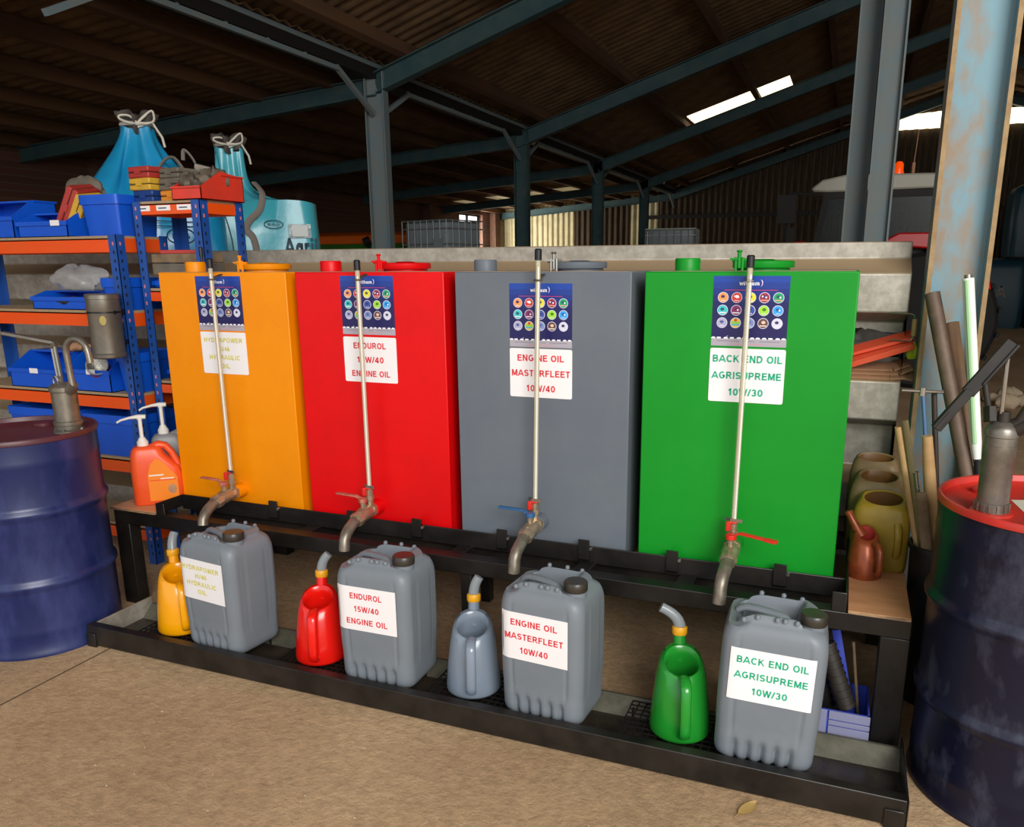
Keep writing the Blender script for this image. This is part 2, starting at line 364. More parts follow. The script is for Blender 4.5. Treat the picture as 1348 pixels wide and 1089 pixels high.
def rrect(a, b, r, nc=6, ns=(8, 5)):
    """rounded rectangle outline, half sizes a,b, corner radius r, counter-clockwise"""
    p = []
    cs = [(a - r, -b + r, -PI / 2), (a - r, b - r, 0), (-a + r, b - r, PI / 2), (-a + r, -b + r, PI)]
    for k, (cx, cy, t0) in enumerate(cs):
        for i in range(nc + 1):
            t = t0 + PI / 2 * i / nc; p.append((cx + r * math.cos(t), cy + r * math.sin(t)))
        nx = cs[(k + 1) % 4]; t = t0 + PI / 2
        A = p[-1]; B = (nx[0] + r * math.cos(t), nx[1] + r * math.sin(t)); n = ns[1] if k % 2 == 0 else ns[0]
        for i in range(1, n): p.append((A[0] + (B[0] - A[0]) * i / n, A[1] + (B[1] - A[1]) * i / n))
    return p
def sm(a, b, x):
    t = min(1, max(0, (x - a) / (b - a))); return t * t * (3 - 2 * t)
# ================================================================ the barn
S = 'structure'
mb = MB(); mb.bx(-14, 18, -9, 34, -.1, 0)
tag(mb.build('floor', M['floor']), kind=S)
def roof_r(x): return 4.05 + .307 * (x + 3)            # right-hand span, rising to the ridge at x = 5.5
def roof_l(x): return 3.97 + .075 * (x + 3)            # low lean-to on the left
RIDGE = 5.5
ceil_ = tag(thing('ceiling', None, None), kind=S)
for k in ('label', 'category'):
    if k in ceil_: del ceil_[k]
def wave_sheet(ln, wd, pitch, amp, rough=0):
    """corrugated sheet, ln along local x, wd along local y"""
    m = MB(); n = int(round(wd / pitch)) * 4; a = []; b = []
    for i in range(n + 1):
        y = wd * i / n; z = amp * math.sin(2 * PI * y / pitch)
        a.append((y, z)); b.append((y, z + .012))
    m.loft([[(0, y, z) for y, z in a] + [(0, y, z) for y, z in reversed(b)], [(ln, y, z) for y, z in a] + [(ln, y, z) for y, z in reversed(b)]])
    return m
sl = math.atan(.307); sll = math.atan(.075)
me_r = wave_sheet(2.30, 1.0, .2, .02).mesh('roof_sheet', M['roof_sheet'], 60)
me_l = wave_sheet(2.28, 1.0, .2, .02).mesh('roof_sheet', M['roof_sheet'], 60)
sky_cells = {(1, 16)}
lean_cells = {(1, 21), (1, 22), (0, 21), (1, 23), (2, 22)}
n_sky = [0]
def skylight(me_src, loc, rot, strength, col):
    n_sky[0] += 1
    me = me_src.copy(); me.materials.clear(); me.materials.append(col); me.name = 'window_%d' % n_sky[0]
    o = link('window_%d' % n_sky[0], me); o.location = loc; o.rotation_euler = rot
    tag(o, kind=S); return o
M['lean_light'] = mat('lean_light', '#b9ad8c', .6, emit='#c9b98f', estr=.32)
for j in range(-4, 26):
    for i in range(4):
        x = -3.15 + i * 2.17
        loc = (x, j, roof_r(x) + .012 * (i % 2) + random.uniform(0, .012)); rot = (0, -sl, 0)
        if (i, j) in sky_cells: skylight(me_r, loc, rot, 1, M['skylight']); continue
        o = link('roof_sheet', me_r, ceil_); o.location = loc; o.rotation_euler = rot
    for i in range(4):                                             # far slope beyond the ridge
        x = RIDGE + .0 + i * 2.17
        o = link('roof_sheet', me_r, ceil_); o.location = (x, j, roof_r(RIDGE) - .307 * (x - RIDGE) + .01); o.rotation_euler = (0, sl, 0)
    for i in range(3):
        x = -9.75 + i * 2.26
        loc = (x, j, roof_l(x) + random.uniform(0, .012)); rot = (0, -sll, 0)
        if (i, j) in lean_cells: skylight(me_l, loc, rot, 1, M['lean_light']); continue
        o = link('roof_sheet', me_l, ceil_); o.location = loc; o.rotation_euler = rot
# purlins run along the barn, rafters across it
pm = MB().bx(-.05, .05, -4, 25, -.19, -.03).mesh('purlin', M['timber'])
for k in range(6):
    x = -2.6 + k * 1.55
    o = link('purlin', pm, ceil_); o.location = (x, 0, roof_r(x)); o.rotation_euler = (0, -sl, 0)
for k in range(6):
    x = -9.3 + k * 1.12
    o = link('purlin', pm, ceil_); o.location = (x, 0, roof_l(x)); o.rotation_euler = (0, -sll, 0)
gm = MB(); gm.bx(-3.28, -2.98, -4, 25, 3.78, 3.98)
gm.build('valley_gutter', M['window_bar'], ceil_)
BAYS = [2.0, 6.6, 11.4, 16.1, 20.6, 24.7]
def ibeam(m, L_, h, b, tf=.014, tw=.01):
    """I section along local z from 0 to L_, web along local x"""
    p = [(-h / 2, -b / 2), (-h / 2 + tf, -b / 2), (-h / 2 + tf, -tw / 2), (h / 2 - tf, -tw / 2), (h / 2 - tf, -b / 2), (h / 2, -b / 2), (h / 2, b / 2), (h / 2 - tf, b / 2), (h / 2 - tf, tw / 2), (-h / 2 + tf, tw / 2), (-h / 2 + tf, b / 2), (-h / 2, b / 2)]
    m.prism(p, 0, L_); return m
L_r = 8.5 / math.cos(sl); L_l = 6.6 / math.cos(sll)
rf_r = ibeam(MB(), L_r, .24, .14).mesh('rafter', M['steel_teal']); rf_l = ibeam(MB(), L_l, .22, .14).mesh('rafter', M['steel_teal'])
for y in BAYS:
    o = link('rafter', rf_r, ceil_); o.location = (-3, y, roof_r(-3) - .33); o.rotation_euler = (0, PI / 2 - sl, 0)
    o = link('rafter', rf_r, ceil_); o.location = (RIDGE + 8.5, y, roof_r(RIDGE) - .307 * 8.5 - .33); o.rotation_euler = (0, -(PI / 2 - sl), 0)
    o = link('rafter', rf_l, ceil_); o.location = (-9.6, y, roof_l(-9.6) - .28); o.rotation_euler = (0, PI / 2 - sll, 0)
# row of valley posts with a braced lattice girder between them
VL = {6.6: 'tall blue-grey steel barn post behind the grey-tank end of the steel panel, nearest of its row',
      11.4: 'blue-grey steel barn post behind the grey tank, second of its row',
      16.1: 'thin dark steel barn post right of the pale corrugated wall, third of its row',
      20.6: 'farthest thin dark steel barn post, in front of the brown gable wall'}
vp = ibeam(MB(), 3.85, .26, .15).mesh('steel_post', M['steel_teal']); vp1 = ibeam(MB(), 3.85, .26, .15).mesh('steel_post', M['steel_slate'])
VL[6.6] = 'tall blue-grey steel barn post behind the red tank, nearest of its row'
for y, lb in VL.items():
    o = link('steel_post', vp1 if y == 6.6 else vp); o.location = (-3.0, y, 0); o.rotation_euler = (0, 0, .12 if y == 6.6 else 0); tag(o, lb, 'post', 'steel posts under the roof valley', S)
lat = MB()
for a, b in zip(BAYS[:-1], BAYS[1:]):
    zc, zp = 3.74, 3.36
    pts = [(-3, a + .08, zp), (-3, a + .8, zc), (-3, b - .8, zc), (-3, b - .08, zp)]
    for p, q in zip(pts[:-1], pts[1:]): lat.bar(p, q, .05, .05)
    lat.bar((-3, a, 3.93), (-3, b, 3.93), .06, .05)
    n = 5
    for k in range(n + 1):
        y = a + .8 + (b - a - 1.6) * k / n; lat.bar((-3, y, zc), (-3, y, 3.93), .03, .03, up=(1, 0, 0))
lat.build('lattice_brace', M['steel_slate'], ceil_)
# gable end wall in corrugated sheets, pale ones on the left and brown ones on the right
wb = tag(thing('wall_back', None, None), kind=S)
for k in ('label', 'category'):
    if k in wb: del wb[k]
def sheet_wall(x0, x1, ya, ztop, ribs, name, m, parent, amp=.06):
    mm = MB(); f = []; bk = []; n = ribs * 4; wd = x1 - x0
    prof = [0, 0, 1, 1]
    for i in range(n + 1):
        x = x0 + wd * i / n; f.append((x, ya + (-amp if prof[i % 4] else 0)))
    lo = [(x, y, 0) for x, y in f] + [(x, y + .02, 0) for x, y in reversed(f)]
    hi = [(x, y, ztop(x)) for x, y in f] + [(x, y + .02, ztop(x)) for x, y in reversed(f)]
    mm.loft([lo, hi]); return mm.build(name, m, parent)
def zt(x): return (roof_l(x) if x < -3 else (roof_r(x) if x < RIDGE else roof_r(RIDGE) - .307 * (x - RIDGE))) - .03
for k in range(24):
    x0 = -9.6 + k * 1.0
    cream = k < 3 or k in (5,)
    sheet_wall(x0, x0 + 1.02, 25.0 + .012 * (k % 2), zt, 5, 'corrugated_sheet', M['cream_sheet'] if cream else M['barn_sheet'], wb)
rail = MB(); rail.bx(-4, 14, 24.88, 24.97, 3.0, 3.12); rail.build('sheeting_rail', M['window_bar'], wb)
# a translucent strip high in the gable wall
for x0, x1 in ((3.7, 5.4), (5.55, 7.6)):
    n_sky[0] += 1
    o = sheet_wall(x0, x1, 24.9, lambda x: 5.88 - abs(x - 5.5) * .06, 6, 'window_%d' % n_sky[0], M['skylight'], None)
    for v in o.data.vertices:
        if v.co.z < 1: v.co.z = 5.38
    tag(o, kind=S)
# brick wall on the left with a window
wl = MB()
def wall_piece(y0, y1, z0, z1): wl.bx(-9.85, -9.5, y0, y1, z0, z1)
wall_piece(-9, 21.7, 0, 3.46); wall_piece(21.7, 23.5, 0, 1.3); wall_piece(21.7, 23.5, 3.2, 3.46); wall_piece(23.5, 25.0, 0, 3.46)
for y in (8.0, 13.5, 19.5, 24.3): wl.bx(-9.5, -9.28, y - .2, y + .2, 0, 3.3)
tag(wl.build('wall_left', M['brick']), kind=S)
n_sky[0] += 1
wn = tag(thing('window_%d' % n_sky[0], None, None), kind=S)
for k in ('label', 'category'):
    if k in wn: del wn[k]
for (a, b) in ((21.74, 22.56), (22.64, 23.46)):
    for (z0, z1) in ((1.34, 1.92), (1.98, 2.5), (2.56, 3.16)):
        MB().bx(-9.72, -9.7, a, b, z0, z1).build('pane', M['window_glass'], wn)
fr = MB()
for z in (1.32, 1.95, 2.53, 3.18): fr.bx(-9.76, -9.64, 21.7, 23.5, z - .03, z + .03)
for y in (21.72, 22.6, 23.48): fr.bx(-9.76, -9.64, y - .03, y + .03, 1.3, 3.2)
fr.build('frame', M['window_bar'], wn)
tag(MB().bx(14.2, 14.4, 3, 25, 0, 4.0).build('wall_right', M['barn_sheet']), kind=S)
# the nearer posts on the right
def big_post(x, y, L_, h, b, m, label, rz=0, edge=None):
    mm = MB(); ibeam(mm, L_, h, b, .016, .012)
    mm.mi = [0] * len(mm.f)
    o = mm.build('steel_post', [m, edge or m]); o.location = (x, y, 0); o.rotation_euler = (0, 0, rz)
    if edge:                                                       # flange rims have worn to rust
        for p in o.data.polygons:
            if abs(p.normal.y) > .9 and abs(abs(p.center.y) - b / 2) < 1e-3: p.material_index = 1
    return tag(o, label, 'post', None, S)
big_post(3.135, .66, 6.0, .2, .15, M['steel_blue'], 'wide pale blue steel post with rust patches at the right end of the panel', 0, M['steel_rust'])
big_post(2.945, 5.3, 6.0, .20, .16, M['steel_slate'], 'grey-blue steel post in front of the tractor cab, right one of the pair', 0)
big_post(2.745, 5.6, 6.0, .19, .16, M['steel_slate'], 'dull blue steel post in front of the tractor cab, left one of the pair', 0)
# low partition of deep-ribbed galvanised panel behind the tanks
prof = [(.80, 1.592), (.80, 1.527), (.68, 1.472), (.68, 1.327), (.82, 1.285), (.82, 1.10), (.68, 1.062), (.68, .91), (.82, .868), (.82, .69), (.68, .645), (.68, .50), (.82, .455), (.82, .28), (.68, .235), (.68, .05), (.72, 0)]
pw = MB()
lp = [(y, z) for y, z in prof] + [(y + .02, z) for y, z in reversed(prof)]
pw.loft([[(x, y, z) for y, z in lp] for x in (-3.2, -1.2, .8, 2.99)])
tag(pw.build('wall_front', M['galv'], None, .006), kind=S)
# ================================================================ oil tanks
PIT = .7127; TW = .667; TT = 1.487; TB = .452
EMB = [['#f59a52', '#e23a34', '#e6dd3a', '#9b2a44', '#1f9f6c'], ['#3cc0c4', '#8c2a6a', '#3b53a8', '#9fdc3a', '#35a0ea'], ['#a9a8c6', '#e2c33c', '#7c8cc0', '#6b4a44', '#d4d2e6']]
GLY = [['#3d2a66', '#ffffff', '#57524a', '#4b3b7a', '#145a5a'], ['#1a5660', '#5d1d48', '#20306e', '#4c7a1c', '#1a5fa4'], ['#4a5a8c', '#c8382c', '#4a5f9c', '#e8c8b0', '#2f3c5c']]
_cm = {}
def flat(h):
    if h not in _cm: _cm[h] = mat('print_' + h[1:], h, .35)
    return _cm[h]
def poster_mesh():
    """printed sheet, origin at its centre, facing -Y, .238 x .224 m"""
    m = MB(); ms = []; 
    def mi(h):
        mm = flat(h)
        if mm not in ms: ms.append(mm)
        return ms.index(mm)
    hw, hh = .119, .112
    n = 10
    def mixc(t):
        a = (24, 66, 160); b = (24, 22, 84); return '#%02x%02x%02x' % tuple(int(a[i] + (b[i] - a[i]) * t) for i in range(3))
    for k in range(n):                                             # the print runs from royal blue to navy
        z1 = hh - (2 * hh - .024) * k / n; z0 = hh - (2 * hh - .024) * (k + 1) / n
        m.bx(-hw, hw, -.0008, 0, z0, z1, mi(mixc(min(1, k / 4.5))))
    m.bx(-hw, hw, -.0008, 0, -hh, -hh + .024, mi('#a9a3ae'))
    def disc(x, z, r, y, h, sy=1.0, nn=18, a0=0, a1=2 * PI):
        pts = [(x + r * math.cos(a0 + (a1 - a0) * i / nn), y, z + r * sy * math.sin(a0 + (a1 - a0) * i / nn)) for i in range(nn)]
        m.add(pts, [tuple(range(nn))], mi(h))
    def q(x0, x1, z0, z1, y, h): m.add([(x0, y, z0), (x1, y, z0), (x1, y, z1), (x0, y, z1)], [(0, 1, 2, 3)], mi(h))
    for i in range(3):
        for j in range(5):
            x = -.0865 + j * .0433; z = .044 - i * .0405
            disc(x, z, .0172, -.0010, '#d9d6ea'); disc(x, z, .0153, -.0012, EMB[i][j])
            if (i, j) == (2, 1):
                q(-.0 + x - .0145, x + .0145, z - .004, z + .0045, -.0013, '#8fd04a'); q(x - .0125, x + .0125, z - .0085, z - .004, -.0013, '#4ab4d8'); disc(x, z + .009, .005, -.0013, '#d8432c')
            else:
                disc(x - .001 + .002 * (j % 2), z + .003, .0062, -.0013, GLY[i][j], .8)
                if (i, j) in ((0, 1), (0, 3), (0, 4), (1, 4), (1, 1)): disc(x + .005, z + .001, .0028, -.0014, '#ffffff'); 
                if (i, j) in ((0, 1), (0, 3)): disc(x - .006, z + .004, .0026, -.0014, '#ffffff')
                if (i, j) in ((0, 3), (0, 4), (1, 0), (1, 1), (2, 3)): q(x - .011, x + .011, z - .0098, z - .0062, -.0014, ['#e8a08a', '#8fd6a8', '#e8e4ea', '#c88fb0', '#e8d8c8'][i * 2 % 5])
                else: q(x - .007, x + .007, z - .0105, z - .0085, -.0014, '#e4e2ee')
    # thin strap line under the logo and the arc beside it
    q(-.083, .083, .0665, .0685, -.0010, '#c63a78')
    for k in range(9):
        a0 = -1.05 + 2.1 * k / 9; a1 = -1.05 + 2.1 * (k + 1) / 9; cx, cz = .023, .0895
        w0 = .0025 * math.sin(PI * k / 9) + .0004; w1 = .0025 * math.sin(PI * (k + 1) / 9) + .0004
        m.add([(cx + (.013 - w0) * math.cos(a0), -.0011, cz + (.013 - w0) * math.sin(a0)), (cx + .013 * math.cos(a0), -.0011, cz + .013 * math.sin(a0)),
               (cx + .013 * math.cos(a1), -.0011, cz + .013 * math.sin(a1)), (cx + (.013 - w1) * math.cos(a1), -.0011, cz + (.013 - w1) * math.sin(a1))], [(0, 1, 2, 3)], mi('#f0c4dc' if k < 6 else '#ffffff'))
    # tops of a row of big white letters that the grey strip cuts off
    zb = -hh + .024
    for k, x in enumerate([-.112, -.094, -.072, -.052, -.03, -.012, .012, .03, .05, .07, .092, .11]):
        if k in (1, 3, 5, 9): q(x - .007, x + .006, zb, zb + .005, -.0010, '#f2f0f6')
        else: disc(x, zb, .0075, -.0010, '#f2f0f6', .75, 10, 0, PI * 10 / 9)
        if k == 2: m.add([(x + .001, -.0010, zb + .006), (x + .006, -.0010, zb + .0095), (x + .0075, -.0010, zb + .008)], [(0, 1, 2)], mi('#f2f0f6'))
    for x0, x1 in ((-.1, -.03), (.0, .02), (.035, .1)): q(x0, x1, -hh + .0155, -hh + .017, -.0010, '#6f6a78')
    q(-.05, .05, -hh + .006, -hh + .0078, -.0010, '#d88a8c')
    return m.mesh('promotional_poster', ms, 10)
me_poster = poster_mesh()
TKS = [
 ('tank_yellow', 'tall yellow steel oil tank at the shelf end of the black stand', ['HYDRAPOWER', 'HV46', 'HYDRAULIC', 'OIL'], [.205, .062, .165, .052], 'sign_yellow', -1, 'valve_red_worn'),
 ('tank_red', 'tall red steel oil tank between the yellow and the grey tank', ['ENDUROL', '15W/40', 'ENGINE OIL'], [.148, .122, .175], 'sign_red', -1, 'valve_red_worn'),
 ('tank_grey', 'tall grey steel oil tank between the red and the green tank', ['ENGINE OIL', 'MASTERFLEET', '10W/40'], [.18, .225, .112], 'sign_red', -1, 'valve_blue'),
 ('tank_green', 'tall green steel oil tank at the plywood end of the black stand', ['BACK END OIL', 'AGRISUPREME', '10W/30'], [.222, .222, .112], 'sign_green', 1, 'valve_red')]
CAPX = [.095, .09, .07, .118]; LIDX = [.415, .39, .415, .36]
def tank(i):
    k, lb, lines, ws, sgn, hdir, hm = TKS[i]
    m = M[k]
    t = thing('oil_tank', lb, 'oil tank', (i * PIT, 0, TB), 0, 'row of oil tanks on the black stand')
    H = TT - TB
    b = MB(); b.bx(0, TW, 0, .6, 0, H); b.build('tank_body', m, t, .004)
    d = MB(); d.bx(.012, TW - .012, .012, .588, H - .0005, H + .0012); d.build('dust_layer', M['dust'], t)
    # filler socket on the left, hinged lid on the right
    cx = CAPX[i]
    c = MB(); c.lathe([(.043, 0), (.043, .038), (.040, .043), (.034, .043), (.034, .02)], 28, 0, (cx, .12, H), True, True); c.build('filler_socket', m, t)
    if i == 0:
        p = MB(); p.lathe([(.006, 0), (.006, .035), (.009, .036), (.009, .075), (.006, .078)], 12, 0, (cx + .0, .16, H + .03), True, True); p.build('vent_plug', M['black_plastic'], t)
    lx = LIDX[i]; ly = .2
    li = MB(); li.lathe([(.088, 0), (.088, .01), (.1, .01), (.102, .013), (.102, .030), (.099, .033), (.04, .035), (.03, .039), (.0, .039)], 36, 0, (lx, ly, H), True, False); ld = li.build('filler_lid', m, t)
    cl = MB()
    px, py = lx - .07, ly - .085
    for s in (-1, 1): cl.rod((px + s * .011, py, H + .0), (px + s * .011, py, H + .045), .005, 8)
    cl.rod((px, py, H + .01), (px, py, H + .064), .0065, 10); cl.lathe([(.008, -.003), (.01, 0), (.008, .004)], 12, 0, (px, py, H + .064))
    cl.rod((px - .024, py, H + .036), (px + .03, py + .008, H + .036), .0055, 8)
    cl.bx(px - .03, px - .0, py - .008, py + .012, H + .036, H + .042)
    cl.build('lid_clamp', m if i != 2 else M['chrome'], t)
    # print and sign on the front
    zp = [1.359, 1.361, 1.335, 1.361][i] - TB; zs = [1.152, 1.151, 1.129, 1.153][i] - TB
    xs = [.321, .333, .337, .347][i]
    po = link('promotional_poster', me_poster, t); po.location = (xs, -.0005, zp)
    T = at(xs, 0, zp) @ FRONT
    text('logo_lettering', 'witham', .062, .0125, flat('#f4f2f8'), po, at(-.006, -.0012, .0825) @ FRONT, 0)
    sg = MB(); pr = rrect(.12, .0885, .006, 3, (2, 2)); sg.prism(pr, 0, .0015); s = sg.build('name_sign', M['white_sign'], t); s.location = (xs, -.0002, zs); s.rotation_euler = (PI / 2, 0, 0)
    s['label'] = 'white sign reading ' + ' '.join(lines).lower()
    n = len(lines); cap = .0235 if n == 3 else .019
    for q, (ln, wd) in enumerate(zip(lines, ws)):
        zz = (.0885 * .62 * (1 - 2 * q / (n - 1))) - cap / 2
        text('lettering', ln, wd, cap, M[sgn], s, at(0, zz, .0017))
    # sight gauge, its isolating cock, and the drain valve
    gx = [.348, .337, .352, .347][i]; vx = [.348, .335, .337, .341][i]
    zv = [.553, .553, .573, .578][i] - TB
    tb = [(vx, -.062, zv + .075), (gx + (gx - vx) * .1, -.062, [1.508, 1.498, 1.53, 1.503][i] - TB)]
    g = MB(); g.rod(tb[0], tb[1], .0088, 14); g.build('sight_tube', M['clear_tube'], t)
    a, bq = Vector(tb[0]), Vector(tb[1]); dq = (bq - a).normalized()
    g = MB(); g.rod(a + Vector((.004, -.0064, .02)), a.lerp(bq, .97) + Vector((.004, -.0064, 0)), .0034, 8); g.build('gauge_stripe', M['white_plastic'], t)
    g = MB(); g.tube([bq - dq * .004, bq + dq * .03, bq + dq * .034], [.0125, .0125, .009], 14); g.build('tube_cap', M['black_plastic'], t)
    g = MB(); zc = H - .028; xc = vx + (bq.x - vx) * .97
    g.bar((xc - .004, 0, zc + .02), (xc - .004, -.07, zc), .016, .003); g.tube([(xc + .0135 * math.cos(a_), -.062 + .0135 * math.sin(a_), zc) for a_ in [2 * PI * q / 14 for q in range(14)]], .003, 6, closed=True)
    g.build('tube_bracket', M['chrome'] if i == 3 else M['junk'], t)
    v = MB(); v.rod((vx, .0, zv), (vx, -.05, zv), .031, 18); v.build('outlet_socket', m, t)
    v = MB()
    v.rod((vx, -.04, zv), (vx, -.085, zv - .002), .027, 8); v.rod((vx, -.045, zv), (vx, -.07, zv), .030, 6)
    v.tube([(vx, -.08, zv), (vx, -.10, zv - .002), (vx, -.125, zv - .004), (vx, -.145, zv - .008)], [.024, .029, .029, .024], 14)
    v.tube([(vx, -.14, zv - .007), (vx, -.147, zv - .009), (vx, -.165, zv - .013), (vx, -.172, zv - .015)], [.028, .03, .03, .027], 8)
    v.rod((vx, -.112, zv + .02), (vx, -.112, zv + .044), .011, 10); v.rod((vx, -.112, zv + .044), (vx, -.112, zv + .052), .016, 6)
    v.rod((vx, -.062, zv + .02), (vx, -.062, zv + .05), .013, 8); v.rod((vx, -.062, zv + .045), (vx, -.062, zv + .06), .017, 6); v.rod((vx, -.062, zv + .058), (vx, -.062, zv + .085), .0135, 10)
    v.build('valve_body', M['brass'], t)
    v = MB(); ex = [.012, .004, -.004, -.008][i]
    pa = [(vx, -.165, zv - .013), (vx, -.185, zv - .018), (vx + ex * .3, -.215, zv - .03), (vx + ex * .6, -.24, zv - .045), (vx + ex * .8, -.255, zv - .065), (vx + ex, -.26, zv - [.085, .105, .115, .122][i])]
    v.tube(pa, [.0235, .0215, .0215, .0215, .0215, .0215], 16, 0, True); v.build('outlet_elbow', M['steel_pipe'], t)
    h = MB(); s1 = hdir
    z0 = zv + .056; 
    h.rod((vx, -.112, zv + .046), (vx, -.112, zv + .062), .018, 12)
    if hdir < 0:
        h.bar((vx, -.112, z0), (vx - .035, -.108, z0 + .012), .018, .006); h.bar((vx - .03, -.109, z0 + .012), (vx - .13, -.10, z0 + .012), .02, .007)
    else:
        h.bar((vx, -.112, z0), (vx + .03, -.12, z0 + .016), .02, .006); h.bar((vx + .028, -.12, z0 + .016), (vx + .115, -.15, z0 + .014), .018, .007); h.bar((vx + .112, -.149, z0 + .014), (vx + .15, -.162, z0 + .013), .023, .009)
    h.build('lever_handle', M[hm], t, .002)
    h = MB(); h.bx(vx - .022, vx - .008, -.084, -.07, zv + .062, zv + .095); h.bar((vx - .012, -.075, zv + .09), (vx + .012, -.072, zv + .092), .012, .006)
    h.build('cock_handle', M['valve_red'], t, .002)
    h = MB(); h.bar((vx - .01, -.072, zv + .098), (vx + .03, -.076, zv + .1), .004, .012); h.bar((vx - .012, -.06, zv + .098), (vx - .03, -.05, zv + .097), .004, .01); h.build('hose_clip', M['chrome'], t)
    return t
for i in range(4): tank(i)
# ================================================================ welded stand
st = thing('tank_stand', 'long welded black steel stand that carries the four oil tanks', 'stand', (0, 0, 0))
def part(name, m, parent, *boxes, bevel=.003):
    b = MB()
    for q in boxes: b.bx(*q)
    return b.build(name, m, parent, bevel)
BS = M['black_steel']
part('front_beam', BS, st, (-.239, 3.04, -.18, -.12, .388, .45))
part('rear_beam', BS, st, (.0, 3.04, .585, .645, .388, .45))
part('middle_beam', BS, st, (.06, 2.98, .0, .06, .388, .446))
for x in (-.239, .72, 1.43, 1.93, 2.30, 2.965):
    part('cross_beam', BS, st, (x, x + .06, -.12, .585 if x > 0 else .24, .39, .446))
part('angle_rail', BS, st, (.02, 2.845, -.034, -.028, .437, .506), (.02, 2.845, -.034, .0, .437, .443))
part('end_angle', BS, st, (.017, .065, -.18, -.174, .45, .505), (.02, .026, -.18, -.034, .45, .505))
part('end_angle', BS, st, (2.806, 2.852, -.18, -.174, .45, .515), (2.846, 2.852, -.18, .6, .45, .515))
for x in (.54, .938, 1.245, 1.616, 1.945, 2.272, 2.638):
    part('retaining_tab', BS, st, (x - .021, x + .021, -.044, -.036, .45, .53), (x - .021, x + .021, -.044, -.03, .448, .456), bevel=.001)
    b = MB(); b.rod((x + .026, -.034, .498), (x + .026, -.046, .498), .006, 6); b.build('bolt', M['chrome'], st)
for x, y in ((-.239, -.18), (2.955, -.18), (1.5, -.17), (-.01, .575), (1.5, .575), (2.955, .575)):
    wd = .085 if x in (-.239, -.01, 2.955) else .045
    part('leg', BS, st, (x, x + wd, y, y + .06, 0, .388))
for x in (1.5,): part('upright', BS, st, (x, x + .04, .0, .04, .2, .388))
part('lower_brace', BS, st, (-.16, 2.96, .585, .63, .1, .15))
# plywood boards lying on the two ends
def board(x0, x1, y0, y1, label):
    t = MB(); t.bx(x0, x1, y0, y1, .4505, .462); t.mi[0] = 0
    o = t.build('plywood_board', [M['plywood'], M['plywood_edge']], None, .0015)
    for p in o.data.polygons:
        if abs(p.normal.z) < .5: p.material_index = 1
    return tag(o, label, 'board')
board(2.856, 3.036, -.186, .62, 'bare orange-brown plywood board under the yellow containers')
board(-.25, .012, -.186, .3, 'worn plywood offcut under the orange hand soap bottle')
# ================================================================ drip tray
tr = thing('drip_tray', 'long shallow black steel drip tray on the floor under the jerrycans', 'tray', (0, 0, 0))
TX0, TX1, TY0, TY1 = -.004, 3.04, -.555, -.24
part('tray_floor', M['tray_oily'], tr, (TX0, TX1, TY0, -.236, .004, .008), bevel=0)
part('front_wall', M['tray_steel'], tr, (TX0 - .01, TX1, TY0 - .006, TY0, .008, .092), (TX0 - .01, TX1, TY0 - .006, TY0 + .03, .088, .093))
b = MB(); b.loft([[(x, -.30, .008), (x, -.245, .056), (x, -.235, .056), (x, -.235, .008)] for x in (TX0, TX1)]); b.build('back_wall', M['galv_dark'], tr, .001)
part('end_wall', M['galv'], tr, (TX0 - .006, TX0, TY0, TY1, .008, .088), bevel=.001)
part('end_wall', M['tray_steel'], tr, (TX1, TX1 + .006, TY0, TY1 + .01, .0, .088))
for x in (TX0 - .014, TX1 - .055): part('foot', M['tray_steel'], tr, (x, x + .05, TY0 - .012, TY0 - .0062, 0, .06), (x, x + .05, TY0, TY0 + .05, 0, .008))
for x in (TX0, TX1 - .05): part('foot', M['tray_steel'], tr, (x, x + .05, TY1 - .05, TY1, 0, .008))
for x0, x1 in ((.16, .70), (.86, 1.42), (1.50, 2.05), (2.20, 2.76)):
    g = MB(); n = int((x1 - x0) / .024); ny = 11
    for k in range(n + 1): g.bx(x0 + k * .024 - .0015, x0 + k * .024 + .0015, -.545, -.262, .048, .052)
    for k in range(ny + 1): g.bx(x0, x1, -.5435 + k * .0254 - .0015, -.5435 + k * .0254 + .0015, .051, .055)
    for x in (x0 + .01, (x0 + x1) / 2, x1 - .01):
        for y in (-.54, -.3): g.bx(x - .003, x + .003, y - .003, y + .003, .0081, .0485)
    g.build('mesh_grate', M['grate'], tr)
